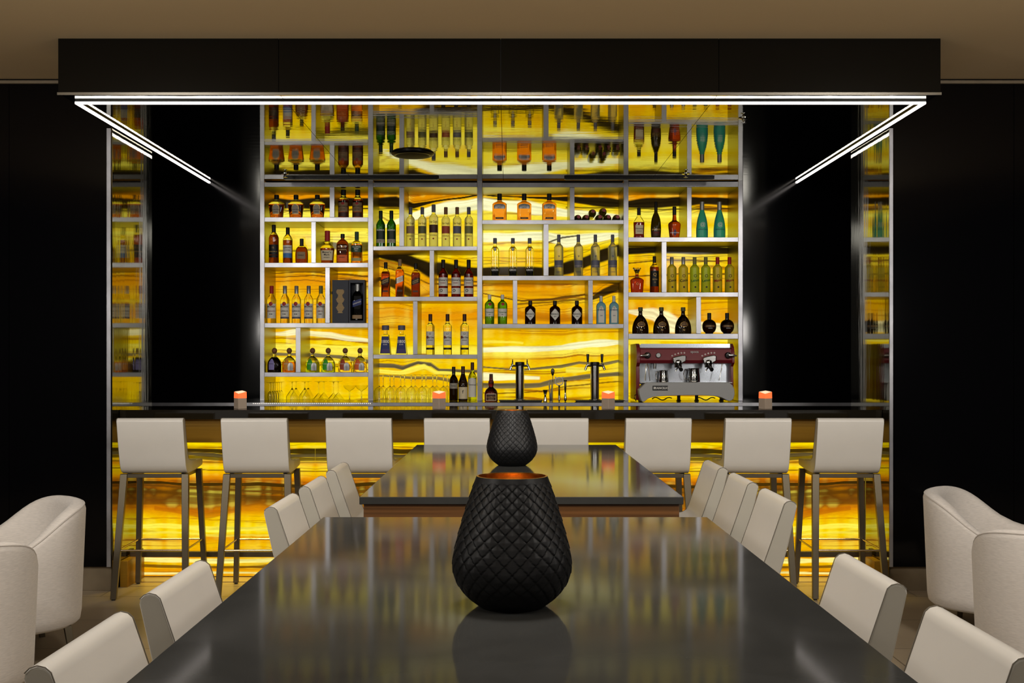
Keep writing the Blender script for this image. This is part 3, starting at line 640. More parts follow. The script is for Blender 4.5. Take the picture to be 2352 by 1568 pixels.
# boxed whiskey
bx = thing('gift_box', 'open dark navy gift box holding a whiskey bottle on the third shelf', 'box', (PX(803, YBOT), YBOT, PZ(R2, YS) + .0005))
u = SB
NAVY = mat('navy_card', (24, 30, 46), .5)
MB().box(-38.5 * u, -1.2 * u, -.035, .035, 0, 99 * u).obj('lid', NAVY, bx, bevel=.001)
cs = MB().box(0, 3.5 * u, -.045, .06, 0, 99 * u).box(33 * u, 36.5 * u, -.045, .06, 0, 99 * u).box(3.5 * u, 33 * u, -.045, .06, 0, 6 * u).box(3.5 * u, 33 * u, -.045, .06, 92 * u, 99 * u).box(3.5 * u, 33 * u, .045, .06, 6 * u, 92 * u)
cs.obj('case', NAVY, bx)
MB().box(-41 * u, -38.6 * u, -.01, .01, 67 * u, 73 * u).obj('clasp', NAVY, bx)
tx = MB()
for i in range(34):
    z = (76 - i * 1.6) * u; hw = (7 + 2.5 * sin(i * .55) * (1 if i % 3 else .6)) * u
    tx.box(-20 * u - hw, -20 * u + hw, -.0362, -.0351, z, z + .9 * u)
tx.obj('lettering', INKG, bx)
b = make_bottle(BT, '', 24, 84, JOHN, G_BLACKB, None, 1, .9, 5, cap=(.80, .42, L['silver']), labels=[(.40, .56, .96, L['navy'], 0, 'slant'), (.05, .15, .96, L['tan'])], texts=[('JOHNNIE WALKER', .48, .05, INKW, .35)])
b.location = (PX(821.3, YBOT), YBOT - .008, PZ(R2, YS) + .0005 + 6.1 * u); b['label'] = 'dark whiskey bottle standing inside the navy gift box'; b.scale = (.98, .75, 1)
# tequila
def teq(x, lab, body, col1, dark=False):
    lb = [(.10, .55, .42, L[col1], -.28, 'arch')]
    if not dark: lb += [(.07, .40, .40, L['silver'], .32, 'arch')]
    b = make_bottle('tequila_bottle', '', 32, 56, PATR, body, G_CLEAR, .42 if not dark else .62, .8, 2.6, cap=(.76, .38, L['wood'], 1.0, 'ball'), labels=lb, texts=[('PATRON', .34, .05, INKW if col1 != 'purple' else INK, 0, .012, -.28)])
    place(b, (x,), R3, lab)
teq(630.5, 'dark squat tequila bottle with purple tag on the fourth shelf', G_BLACKB, 'purple', True)
teq(664.5, 'golden squat tequila bottle with amber tag beside the divider, fourth shelf', G_GOLD, 'amber')
teq(718, 'squat tequila bottle with green tag next to the divider, fourth shelf', G_LGREEN, 'leaf')
teq(754, 'squat tequila bottle with green tag standing second from the divider, fourth shelf', G_LGREEN, 'leaf')
teq(793, 'squat tequila bottle with red-orange tag, third from the divider, fourth shelf', G_PALEG, 'copper')
teq(827, 'squat tequila bottle with orange tag beside the post, fourth shelf', G_PALEG, 'orange')
# ---- column 2
R0, R1, R2 = 565.3, 681, 814
b = make_bottle(BT, '', 21, 84, BORD, G_GREEN, None, 1, .95, 2.4, cap=(.78, .42, L['dgreen']), labels=[(.14, .46, .86, L['dgreen']), (.11, .21, .9, L['grey'])], texts=[('Glenfiddich', .46, .065, INKW), ('12', .16, .05, INK)])
place(b, (874.5, 899), R0, 'green glass whiskey bottle, {o} of {n} on the top shelf, second column', group='green whiskey bottles')
VANG = ('tan', 'moss', 'brown', 'copper', 'slate', 'olive')
for i, x in enumerate((943, 970, 996, 1024, 1050, 1076.7)):
    big = i == 2
    b = make_bottle('vodka_bottle', '', 21 if big else 19.5, 98 if big else 92, SLIM, G_FROST, G_CLEAR, .74, cap=(.82, .44, L['wood' if i in (3, 4) else 'slate']), labels=[(.335, .52, .96, L[VANG[i]])] , texts=[('Van Gogh', .585, .075, INK), ('VODKA', .27, .045, INK), ('\u25cf', .19, .05, INKR)])
    place(b, (x,), R0, f'frosted vodka bottle with {VANG[i]} picture band, ' + ('tallest' if big else ORD[i]) + ' of six on the top shelf')
JL = (('black', 'black whiskey label', G_AMB), ('silver', 'silver slanted label', G_AMB), ('black', '', G_COG))
for i, (x, tp, lc, body, lab) in enumerate(((886, 601, 'black', G_AMB, 'square amber whiskey bottle with slanted black label standing in the corner by the post'),
                                         (918.5, 594, 'silver', G_GOLD, 'square whiskey bottle with slanted silver label between two black-labelled ones'),
                                         (955, 603, 'black', G_DAMB, 'square whiskey bottle with slanted black label, third in the row, before the onyx vein'))):
    b = make_bottle(BT, '', 20, 681 - tp, JOHN, body, G_CLEAR, .72, .95, 5, cap=(.82, .42, L['tan' if lc == 'silver' else 'black']), labels=[(.38, .53, .98, L[lc], 0, 'slant'), (.14, .19, .6, L['brown'])], texts=[('JOHNNIE', .475, .05, INKG, .42), ('WALKER', .425, .05, INKG, .42)])
    place(b, (x,), R1, lab)
b = make_bottle(BT, '', 22, 86, BORD, G_RED, None, 1, cap=(.78, .42, L['black']), labels=[(.29, .52, .92, L['white']), (.08, .24, .92, L['white'])], texts=[('Dewar\'s', .45, .075, INK), ('WHISKY', .37, .04, INKR), ('\u25cf', .165, .10, INK, 0, 0, -.35)])
place(b, (1018, 1047.5, 1076.5), R1, 'dark red-brown scotch bottle with two white labels, {o} of {n} beside the post', group='white-labelled scotch bottles')
b = make_bottle('tequila_bottle', '', 27, 67, PYRA, G_CLEAR, None, 1, .8, 4.5, cap=(.84, .62, L['slate']), labels=[(.035, .62, .86, L['navy']), (.06, .19, .8, L['violet'])], texts=[('1800', .44, .145, INKW, 0, .03), ('SILVER', .34, .05, INKW)])
place(b, (885.5, 922.5), R2, 'blue-labelled pyramid tequila bottle, {o} of {n} on third shelf, second column', group='pyramid tequila bottles')
b = make_bottle('vodka_bottle', '', 20, 93, SLIM, G_CLEAR, None, 1, cap=(.82, .44, L['brown']), labels=[(.23, .57, .92, L['white']), (.12, .17, .96, L['black'])], texts=[('Ketel One', .42, .065, INK), ('VODKA', .35, .035, INK), ('\u25cf', .42, .09, INKR, 0, 0, -.6), ('\u25a1', .51, .06, INK)])
place(b, (988.5, 1028, 1067), R2, 'clear vodka bottle with white label, {o} of {n} on third shelf, second column', group='clear vodka bottles on the third shelf')
for nm, x, w_, tp, prof, body, capm, lb, tx_, lab in (
        ('wine_bottle', 1042, 20, 841, BORD, G_BLACKB, 'black', [(.36, .52, .9, L['grey'])], [('Estate', .44, .05, INK)], 'dark wine bottle with small grey label beside the stemware'),
        ('wine_bottle', 1063.5, 22, 840, BURG, G_BLACKB, 'brown', [(.06, .40, .9, L['cream'])], [('f', .26, .14, INK)], 'dark wine bottle with large cream label between two others'),
        ('wine_bottle', 1085, 20, 831, BORD, G_LGREEN, 'brown', [(.10, .60, .9, L['white'])], [('Chardonnay', .42, .05, INK)], 'pale green wine bottle with tall white label beside the post')):
    b = make_bottle(nm, '', w_, 919 - tp, prof, body, None, 1, cap=(.80, .40, L[capm]), labels=lb, texts=tx_)
    place(b, (x,), None, lab, Y=8.80)
# ---- column 3
R0, R1, R2 = 505, 633, 743.7
b = make_bottle(BT, '', 33, 63, FLASK, G_GOLD, None, 1, .62, 3.2, cap=(.76, .33, L['black']), labels=[(.44, .62, .80, L['silver'], 0, 'arch'), (.06, .13, .56, L['brown'])], texts=[('GENTLEMAN', .54, .065, INK), ('JACK', .47, .055, INK), ('WHISKEY', .095, .04, INKG)])
place(b, (1147.5, 1204, 1261.5), R0, 'square-shouldered golden whiskey bottle with grey label, {o} of {n}, third column', group='square-shouldered golden whiskey bottles')
for i, (x, y, lab) in enumerate(((1328.7, 495, 'dark wine bottle lying on the shelf against the divider'), (1347.6, 495, 'dark wine bottle lying second from the divider'), (1378, 495, 'lying dark wine bottle third from the divider, below the upper two'),
                                 (1397.6, 495, 'lying dark wine bottle fourth from the divider'), (1418.3, 495, 'lying dark wine bottle farthest from the divider, beside the post'),
                                 (1362.5, 482.2, 'dark wine bottle lying on top of the row, nearer the divider'), (1387, 479.6, 'dark wine bottle lying on top of the row, nearer the post'))):
    r = thing('wine_bottle', lab, 'bottle', (PX(x, YBOT), 8.79, PZ(R0, YS) + .032 + (495 - y) * SB + .0006), group='lying wine bottles')
    q = MB(); P_ = [(a_ * .0312, -.0 + z_ * .28) for a_, z_ in BORD]
    q.lathe(P_, 28); q.v = [(a_, .30 - c_, b_) for a_, b_, c_ in q.v]; q.obj('body', G_OLIVE, r, fix=True)
    q = MB().lathe([(0, .215), (.0135, .215), (.0135, .282), (0, .282)], 20); q.v = [(a_, .30 - c_, b_) for a_, b_, c_ in q.v]; q.obj('foil', mat('dark_red_foil', (110, 30, 40), .35, .4), r, fix=True)
b = make_bottle('vodka_bottle', '', 19, 88, SLIM, G_DKBLUE, G_CLEAR, .20, .9, 4, cap=(.86, .46, L['slate']), labels=[(.66, .75, .40, L['slate'], 0, 'oval')], texts=[('CIROC', .16, .06, INKW), ('\u25cf', .705, .06, INKW)])
place(b, (1137, 1178, 1216.5), R1, 'slim clear vodka bottle with round grey medallion, {o} of {n}', group='slim vodka bottles with medallions')
b = make_bottle('vodka_bottle', '', 21, 96, SLIM, G_GREY, None, 1, cap=(.82, .38, L['slate']), labels=[(.25, .38, .95, L['slate']), (.21, .26, .9, L['grey'])], texts=[('GREY GOOSE', .225, .055, INKB), ('v', .48, .09, INKB), ('VODKA', .10, .035, INKB)])
place(b, (1283.5, 1328.5, 1367.5, 1407), R1, 'tall frosted vodka bottle with mountain band, {o} of {n} on second shelf', group='frosted vodka bottles with mountain band')
b = make_bottle('gin_bottle', '', 22.5, 68, TANQ, G_TGREEN, None, 1, cap=(.84, .36, L['white']), labels=[(.26, .52, .9, L['white']), (.62, .73, .34, L['red'], .1, 'oval')], texts=[('Tanqueray', .40, .06, INKGR), ('GIN', .32, .04, INK)])
place(b, (1124.5, 1154), R2, 'bright green gin bottle with white label and red seal, {o} of {n}', group='green gin bottles')
b = make_bottle('gin_bottle', '', 25, 54, HEND, G_BLACKB, None, 1, cap=(.82, .36, L['black']), labels=[(.16, .66, .94, L['white'], 0, 'diamond')], texts=[("HENDRICK'S", .42, .085, INK), ('GIN', .32, .06, INK)])
place(b, (1218, 1274.5, 1325), R2, 'squat black gin bottle with white diamond label, {o} of {n}', group='black gin bottles')
b = make_bottle('gin_bottle', '', 22, 65, HEND, G_SKY, None, 1, .8, 4, cap=(.80, .32, L['white']), labels=[(.05, .64, .62, L['white'], 0, 'arch')], texts=[('BOMBAY', .50, .07, INKB), ('\u25cb', .58, .08, INK), ('GIN', .30, .05, INKB)])
place(b, (1380.5, 1410), R2, 'pale blue square gin bottle with white label, {o} of {n}', group='pale blue gin bottles')
b = make_bottle('liqueur_bottle', '', 30, 62, GRAN, G_RED, None, 1, .8, 2.3, cap=(.86, .26, L['brown']), labels=[(.03, .285, .78, L['cream']), (.05, .265, .7, L['brown'])], texts=[('Grand Marnier', .165, .07, INKG), ('LIQUEUR', .09, .05, INKG), ('\u25cf', .56, .12, INKR)])
place(b, (1128,), None, 'squat dark red liqueur bottle on the counter beside the drip tray', Y=8.66)
# ---- column 4
R0, R1, R2 = 544.7, 671, 766
b = make_bottle('cognac_bottle', '', 25, 70, HENN, G_RED, G_CLEAR, .52, .8, 2.6, cap=(.76, .34, L['black']), labels=[(.13, .42, .74, L['cream'])], texts=[('Hennessy', .31, .065, INK), ('V.S.O.P', .22, .05, INK)])
place(b, (1467.5,), R0, 'cognac bottle with cream label beside the post, top shelf of last column')
b = make_bottle('cognac_bottle', '', 24, 84, REMY, G_OLIVE, None, 1, .85, cap=(.74, .32, L['black']), labels=[(.06, .20, .8, L['brown'])], texts=[('REMY MARTIN', .23, .055, INKG), ('VSOP', .14, .06, INKR)])
place(b, (1506.5,), R0, 'tall dark green cognac bottle between two shorter cognacs')
b = make_bottle('cognac_bottle', '', 29, 73, COUR, G_COG, None, 1, .75, cap=(.74, .30, L['black']), labels=[(.05, .28, .34, L['violet'], 0, 'diamond')], texts=[('COURVOISIER', .165, .05, INKW)])
place(b, (1549,), R0, 'round-shouldered red amber cognac bottle with violet diamond label')
b = make_bottle('liqueur_bottle', '', 27, 84, HPNO, G_BLUE, None, 1, .85, cap=(.77, .38, L['silver']), texts=[('@', .37, .15, INKW, 0, .0), ('HPNOTIQ', .23, .055, INKB)])
place(b, (1612.5, 1652.5), R0, 'turquoise frosted liqueur bottle, {o} of {n} on the top shelf', group='turquoise liqueur bottles')
b = make_bottle(BT, '', 31, 58, DECAN, G_COG, None, 1, .6, 3.2, cap=[(.73, .62, M_GLASS, 1.0, 'stopper')], labels=[(.60, .64, .9, L['gold'])], texts=[('\u25cb', .34, .12, INKG)])
place(b, (1463,), R1, 'squat whiskey decanter with glass stopper beside the post')
b = make_bottle('rum_bottle', '', 21, 84, SLIM, G_DAMB, G_CLEAR, .70, cap=(.82, .38, L['black']), labels=[(.17, .60, .92, L['black'])], texts=[('Q', .49, .12, INKG), ('RON', .36, .06, INKG), ('\u25a1', .28, .05, INKG)])
place(b, (1503,), R1, 'dark amber rum bottle with black label beside the divider, last column')
for i, (x, body, capm, ink, t, lab) in enumerate(((1543, G_LEMON, 'silver', INK, 'Coco', 'frosted yellow vodka bottle with silver cap, next to the divider'), (1569.5, G_LEMON, 'silver', INK, 'Coco', 'frosted yellow vodka bottle with silver cap, second from the divider'),
                                     (1595.5, G_LIME, 'olive', INKGR, 'Lemon', 'frosted lime vodka bottle with olive cap, third from the divider'), (1621, G_LIME, 'olive', INKGR, 'Lemon', 'frosted lime vodka bottle with olive cap, fourth from the divider'),
                                     (1648, G_LEMON, 'red', INKR, 'Mango', 'frosted yellow vodka bottle with red cap, second from the outer post'), (1675.5, G_LEMON, 'red', INKR, 'Mango', 'frosted yellow vodka bottle with red cap, beside the outer post'))):
    b = make_bottle('vodka_bottle', '', 21.5, 82, SLIM, body, None, 1, cap=(.80, .40, L[capm]), labels=[(.13, .18, .2, L['black'], 0, 'oval')], texts=[(t, .34, .10, ink, .15, .03), ('\u25cb', .46, .11, INK)])
    place(b, (x,), R1, lab, group=None)
b = make_bottle('liqueur_bottle', '', 38, 61, TEAR, G_BLACKB, None, 1, .62, cap=(.86, .28, L['moss']), labels=[(.26, .45, .52, L['gold'], .06, 'oval'), (.275, .435, .47, L['brown'], .06, 'oval')], texts=[('GODIVA', .36, .06, INKG, 0, .01, .06), ('N', .14, .11, INKG)])
place(b, (1471, 1519, 1569), R2, 'black teardrop liqueur bottle with oval label, {o} of {n}', group='teardrop liqueur bottles')
b = make_bottle('liqueur_bottle', '', 32, 48, GLOBE, G_BLACKB, None, 1, 1, cap=(.72, .28, L['black']), labels=[(.30, .42, .94, L['brown'])], texts=[('CHAMBORD', .36, .075, INKG), ('LIQUEUR', .26, .05, INKW)])
place(b, (1629, 1670), R2, 'round black globe liqueur bottle on a foot, {o} of {n}', group='globe liqueur bottles')

# ------------------------------------------------------------------ stemware
def shell(outer, t):
    """closed thin-walled profile: outer going up then inner going back"""
    return outer + [(max(r - t, .0005), z) for r, z in outer[::-1]]
wg = [(.0335, 0), (.037, .03), (.041, .055), (.040, .075), (.030, .096), (.012, .108), (.0045, .116), (.0038, .14), (.0038, .19), (.006, .198), (.034, .203), (.034, .2045), (0, .205)]
def glass_obj(name, lab, cat, outer, bowl_n, loc, group, inv=True, m=M_GLASS):
    r = thing(name, lab, cat, loc, group=group)
    o = outer; inner = [(max(a - .002, 0.0), z) for a, z in o[:bowl_n]]
    zc = o[bowl_n - 1][1]
    prof_b = [(0, zc - .002)] + inner[::-1][0:] + o
    q = MB().lathe(prof_b, 28, cap=False)
    if not inv:
        hmax = max(z for _, z in o); q.v = [(x, y, hmax - z) for x, y, z in q.v]; q.f = [f[::-1] for f in q.f]
    q.obj('bowl_and_stem', m, r, fix=True)
    return r
zc0 = ZC + .0006
g0 = glass_obj('wine_glass', '', 'glass', wg, 6, (0, 0, 0), 'upside-down wine glasses')
first = True
for row, (Yg, xs) in enumerate(((8.80, (871, 895.6, 920.2, 944.8, 969.4, 994, 1018.6)), (8.93, (880, 904.6, 929.2, 953.8, 978.4, 1003, 1027.6)))):
    for i, x in enumerate(xs):
        loc = (PX(x, Yg), Yg, zc0); lab = f'upside-down wine glass, {ORD[i]} from the steel post, {"front" if row == 0 else "rear"} row'
        if first: g0.location = loc; g0['label'] = lab; first = False
        else: dup(g0, loc, None, lab)
fl = [(.017, 0), (.020, .03), (.019, .05), (.012, .066), (.004, .074), (.0032, .12), (.005, .138), (.026, .143), (.026, .1445), (0, .145)]
mt = [(.054, 0), (.052, .006), (.004, .06), (.0035, .09), (.0035, .135), (.006, .145), (.036, .151), (.036, .1525), (0, .153)]
ck = [(.046, 0), (.047, .030), (.046, .034), (.012, .085), (.004, .098), (.0035, .12), (.0035, .135), (.006, .146), (.032, .150), (.032, .1515), (0, .152)]
cp = [(.050, 0), (.047, .012), (.034, .028), (.012, .040), (.0045, .048), (.004, .10), (.006, .112), (.036, .119), (.036, .1205), (0, .121)]
def stem_row(name, outer, nb, spots, labf, group, inv=True):
    first = None
    for i, (x, Yg) in enumerate(spots):
        loc = (PX(x, Yg), Yg, zc0); lab = labf[i]
        if first is None: first = glass_obj(name, lab, 'glass', outer, nb, loc, group, inv)
        else: dup(first, loc, None, lab)
stem_row('cordial_glass', fl, 4, [(620, 8.80), (626, 8.855), (631, 8.91), (636, 8.965), (641, 9.02), (646, 9.075)], ['small upside-down cordial glass at the front of the row by the outer post'] + [f'small upside-down cordial glass, {ORD[i]} back in the row by the outer post' for i in range(1, 6)], 'row of cordial glasses')
stem_row('cocktail_glass', ck, 4, [(671, 8.84), (700, 8.84), (680, 8.96), (708, 8.96)], ['upside-down cocktail glass in front row beside the cordial glasses', 'upside-down cocktail glass in front row beside the martini glasses', 'upside-down cocktail glass in rear row beside the cordial glasses', 'upside-down cocktail glass in rear row beside the martini glasses'], 'upside-down cocktail glasses')
stem_row('martini_glass', mt, 3, [(732, 8.81), (766, 8.81), (744, 8.95), (777, 8.95)], ['upside-down martini glass in front row beside the cocktail glasses', 'upside-down martini glass in front row beside the coupes', 'upside-down martini glass in rear row beside the cocktail glasses', 'upside-down martini glass in rear row beside the coupes'], 'upside-down martini glasses')
stem_row('coupe_glass', cp, 5, [(803, 8.80), (830.5, 8.80)], ['upright coupe glass next to the martini glasses', 'upright coupe glass next to the steel post'], 'coupe glasses', inv=False)

# ------------------------------------------------------------------ espresso machine
YM = 8.56; E = YM / F
em = thing('espresso_machine', 'burgundy and grey two-group espresso machine on the back counter', 'coffee machine', (PX(1574, YM), YM, ZC + .0006))
EX = lambda x: (x - 1574) * E
EZ = lambda y: (921.5 - y) * E
BURG_M = mat('burgundy_enamel', (122, 28, 38), .3); GREYM = mat('grey_enamel', (176, 176, 174), .4); SPL = mat('splash_steel', (176, 182, 190), .22, .9)
MB().prism([(.02, EZ(833)), (.00, EZ(826)), (.02, EZ(800)), (.045, EZ(797)), (.44, EZ(797)), (.44, EZ(833))], 'x', EX(1471), EX(1682)).obj('housing', BURG_M, em, bevel=.003, fix=True)
rl = MB().box(EX(1474), EX(1680), .06, .066, EZ(797) + .0004, EZ(788)).box(EX(1474), EX(1680), .42, .426, EZ(797) + .0004, EZ(788))
rl.obj('cup_rail', SPL, em)
for x0, x1 in ((1463, 1471), (1682, 1688)):
    MB().prism([(.07, EZ(918)), (.05, EZ(885)), (.06, EZ(840)), (.01, EZ(832)), (.005, EZ(812)), (.03, EZ(796)), (.08, EZ(787.5)), (.46, EZ(787.5)), (.46, EZ(918))], 'x', EX(x0), EX(x1)).obj('side_panel', BURG_M, em, bevel=.002, fix=True)
MB().box(EX(1471), EX(1682), .14, .15, EZ(882), EZ(833)).obj('backsplash', SPL, em, smooth=0)
MB().box(EX(1471), EX(1682), .0, .14, EZ(878), EZ(876.4)).obj('drip_tray', M_CHROME, em)
poly = [(1473, 920.5), (1478, 921), (1486, 914), (1500, 909.5), (1530, 907), (1570, 906), (1610, 906), (1640, 907.5), (1655, 911), (1668, 918), (1674, 919.5), (1682, 915), (1685, 903), (1684, 892), (1680, 883), (1672, 876.5), (1484, 876.5), (1474, 885), (1466, 893), (1467, 903), (1470, 914)]
MB().prism([(EX(x), EZ(y)) for x, y in poly], 'y', -.045, .14).obj('base_panel', GREYM, em, bevel=.004, fix=True)
for x in (1478, 1568, 1610, 1668):
    MB().lathe([(.018, 0), (.02, .004), (.013, .012), (.013, EZ(906))], 16, center=(EX(x), .20, 0)).obj('leg', M_BLACKPL, em)
for x0 in (1500, 1600):
    MB().tube([(EX(x0 + t * 4.5), .05 + .01 * sin(t), .022 + .010 * sin(t * .9)) for t in range(0, 11)], .004).obj('hose', M_BLACKPL, em)
MB().tube([(EX(1462), .02, .005), (EX(1457), .0, .03), (EX(1458), .0, .05), (EX(1464), .02, .06)], .003).obj('hose', M_BLACKPL, em)
for gx in (1556, 1625):
    g = MB().lathe([(0, 0), (.024, 0), (.030, .010), (.031, .030), (.026, .040), (.020, .044), (0, .044)], 24, center=(EX(gx), -.035, EZ(838))).obj('group_head', M_CHROME, em)
    MB().prism([(EX(gx - 13), EZ(826)), (EX(gx - 12), EZ(819)), (EX(gx + 10), EZ(814)), (EX(gx + 18), EZ(816)), (EX(gx + 17), EZ(828)), (EX(gx + 8), EZ(833)), (EX(gx - 11), EZ(833))], 'y', -.055, .01).obj('cowl', M_CHROME, g, bevel=.006, fix=True)
    MB().tube([(EX(gx), -.05, EZ(840)), (EX(gx), -.12, EZ(843)), (EX(gx + .5), -.17, EZ(847))], [.012, .013, .015], 14).obj('portafilter_handle', M_BLACKPL, g)
    MB().lathe([(0, 0), (.027, .0), (.030, .016), (0, .016)], 24, center=(EX(gx), -.035, EZ(842.5))).obj('portafilter', M_CHROME, g)
    MB().tube([(EX(gx), -.035, EZ(842)), (EX(gx - 4), -.04, EZ(847)), (EX(gx - 6), -.04, EZ(851))], .005).tube([(EX(gx), -.035, EZ(842)), (EX(gx + 4), -.04, EZ(847)), (EX(gx + 6), -.04, EZ(851))], .005).obj('spout', M_CHROME, g)
    for k in range(5):
        bx_, bz_ = gx - 12 + k * 7, 815 - 6.5 * sin(min(1, k / 3.2) * pi / 2)
        q = MB().lathe([(.0035, 0), (.0055, 0), (.0055, .003), (.0035, .003)], 14, cap=False); q.v = [(EX(bx_) + a_, .003 - c_, EZ(bz_ + .5) + b_) for a_, b_, c_ in q.v]
        q.obj('button', mat('button_ring', (200, 190, 184), .3, .6), em, fix=True)
for kx, sgn, in ((1487, -1), (1672, 1)):
    q = MB().lathe([(0, 0), (.024, 0), (.024, .016), (.018, .024), (0, .026)], 22); q.v = [(EX(kx) + a_, .004 - c_, EZ(814.5) + b_) for a_, b_, c_ in q.v]
    kn = q.obj('steam_knob', M_BLACKPL, em, fix=True)
    MB().tube([(EX(kx), -.03, EZ(814)), (EX(kx + sgn * 9), -.036, EZ(815)), (EX(kx + sgn * 18), -.036, EZ(815.5))], [.014, .010, .005], 12).obj('lever', M_CHROME, kn)
q = MB().lathe([(0, 0), (.020, 0), (.020, .010), (.016, .013), (0, .013)], 24); q.v = [(EX(1512) + a_, .004 - c_, EZ(814.5) + b_) for a_, b_, c_ in q.v]
q.obj('gauge', M_CHROME, em, fix=True)
MB().tube([(EX(1484), -.01, EZ(833)), (EX(1483), -.02, EZ(845)), (EX(1481.5), -.02, EZ(873))], .004).obj('steam_wand', M_CHROME, em)
MB().tube([(EX(1486), -.01, EZ(833)), (EX(1489), -.02, EZ(845)), (EX(1492), -.02, EZ(873))], .004).obj('steam_wand', M_CHROME, em)
MB().tube([(EX(1658), -.01, EZ(833)), (EX(1656), -.02, EZ(846)), (EX(1650.5), -.02, EZ(872))], .004).obj('steam_wand', M_CHROME, em)
MB().tube([(EX(1506), .05, EZ(833)), (EX(1506), .05, EZ(846))], .011, 14).obj('hot_water_spout', M_CHROME, em)
bd = MB().box(EX(1497), EX(1532), -.0475, -.0458, EZ(895), EZ(884)).obj('badge', M_BLACKPL, em, bevel=.0008)
flat_text('lettering', 'RANCILIO', .0225, INKW, bd, (EX(1518), -.0482, EZ(889.7)), bold=.035)
flat_text('emblem', '\u2318R', .02, INKW, bd, (EX(1501.5), -.0482, EZ(889.7)), bold=.03) if False else flat_text('emblem', 'R', .024, INKW, bd, (EX(1501.5), -.0482, EZ(889.7)), bold=.05)
flat_text('lettering', 'epoca', .026, mat('ink_silver', (190, 180, 178), .4), em, (EX(1595.5), .006, EZ(806.5)), bold=.02)
def pitcher(name, x, w_, y0, lab):
    r = thing(name, lab, 'pitcher', (PX(x, YM), YM + .07, ZC + .0006 + EZ(876.4) + .0006)); R = w_ * E / 2; hh = (876 - y0) * E
    MB().lathe([(0, 0), (R * 1.0, 0), (R * 1.04, .006), (R * .98, hh * .5), (R * .86, hh * .85), (R * .92, hh), (R * .88, hh), (R * .82, hh * .85), (R * .9, .006), (0, .004)], 28).obj('body', M_CHROME, r)
    MB().tube([(-R * .9, -.005, hh * .85), (-R * 1.5, -.01, hh * .9), (-R * 1.75, -.01, hh * .6), (-R * 1.5, -.01, hh * .25), (-R * 1.0, -.005, hh * .18)], .0035).obj('handle', M_CHROME, r)
pitcher('milk_pitcher', 1527, 22, 849, 'small steel milk pitcher under the first group head')
pitcher('milk_pitcher', 1597, 28, 844, 'larger steel milk pitcher between the two group heads')

# ------------------------------------------------------------------ taps, trays, bar tools
YT = 8.66; T = YT / F
def tower(x, lab, tall):
    r = thing('beer_tower', lab, 'beer tap', (PX(x, YT), YT, ZC + .0135))
    MB().lathe([(.044, 0), (.044, .004), (.0335, .008), (.0335, .262), (0, .262)], 28).obj('column', M_CHROME, r)
    MB().lathe([(0, .262), (.036, .262), (.037, .268), (.036, .288), (.030, .292), (0, .292)], 28).obj('column_cap', M_BLACKPL, r)
    for s in (-1, 1):
        f = MB().tube([(s * .03, -.012, .262), (s * .058, -.016, .262)], .008).tube([(s * .058, -.016, .272), (s * .066, -.02, .255), (s * .076, -.026, .228)], [.012, .010, .008], 12).tube([(s * .058, -.016, .268), (s * .056, -.016, .288)], .006).obj('faucet', M_CHROME, r)
        if tall: MB().lathe([(.0075, 0), (.0085, .01), (.0115, .06), (.0105, .064), (0, .064)], 14, center=(s * .0545, -.016, .288)).obj('tap_handle', M_BLACKPL, f)
        else: MB().lathe([(.004, 0), (.006, .006), (.003, .012), (.0045, .018), (.002, .024), (0, .025)], 12, center=(s * .056, -.016, .288)).obj('finial', M_CHROME, f)
tower(1194, 'chrome beer tower with two small finials beside the liqueur bottle', False)
tower(1366, 'chrome beer tower with two tall black tap handles', True)
for x0, x1, lab in ((1146, 1246, 'black ribbed drip tray under the tower with finials'), (1320, 1432, 'black ribbed drip tray under the tower with black handles')):
    r = thing('drip_tray', lab, 'drip tray', (PX((x0 + x1) / 2, YT), YT, ZC + .0006)); hw = (x1 - x0) / 2 * T
    MB().prism([(-hw * .93, 0), (hw * .93, 0), (hw, .011), (-hw, .011)], 'y', -.12, .06).obj('tray', M_RUBBER, r, fix=True)
    q = MB()
    for i in range(26): q.box(-hw + .004 + i * (2 * hw - .012) / 26, -hw + .004 + (i + .55) * (2 * hw - .012) / 26, -.118, .058, .0111, .0125)
    q.obj('grille', M_BLACKPL, r)
zt_ = ZC + .0006
j = thing('jigger', 'double-cone steel jigger standing beside the tongs', 'jigger', (PX(1252, YT), YT - .03, zt_))
MB().lathe([(0, .0), (.014, 0), (.016, .003), (.007, .046), (.019, .088), (.0205, .09), (.0185, .089), (.006, .048), (0, .046)], 22).obj('cup', M_CHROME, j)
st = thing('tongs', 'slim steel ice tongs standing upright between jigger and strainer', 'tongs', (PX(1265, YT), YT - .03, zt_))
MB().tube([(-.004, 0, 0), (-.006, 0, .05), (-.010, 0, .10), (-.013, 0, .14), (-.006, 0, .168)], [.007, .007, .006, .0045, .003], 10).obj('arm', M_CHROME, st)
MB().tube([(.004, 0, 0), (.006, 0, .05), (.008, 0, .10), (.010, 0, .14), (.008, 0, .165)], [.007, .007, .006, .0045, .003], 10).obj('arm', M_CHROME, st)
sn = thing('bar_spoon', 'long bar spoon standing upright behind the tongs', 'spoon', (PX(1269.5, YT), YT + .01, zt_))
MB().tube([(0, 0, 0), (0, 0, .20)], .0028, 8).obj('handle', M_CHROME, sn)
MB().lathe([(0, .195), (.006, .20), (.0135, .222), (.0145, .234), (.012, .246), (.005, .253), (0, .254)], 18, b=.35).obj('bowl', mat('dark_steel', (70, 66, 60), .3, 1.0), sn)
hs = thing('cocktail_strainer', 'round perforated cocktail strainer standing upright on its handle', 'strainer', (PX(1284, YT), YT - .03, zt_))
MB().tube([(0, 0, 0), (0, 0, .012), (0, 0, .10), (0, 0, .125)], [.004, .0085, .0065, .008], 12).obj('handle', M_CHROME, hs)
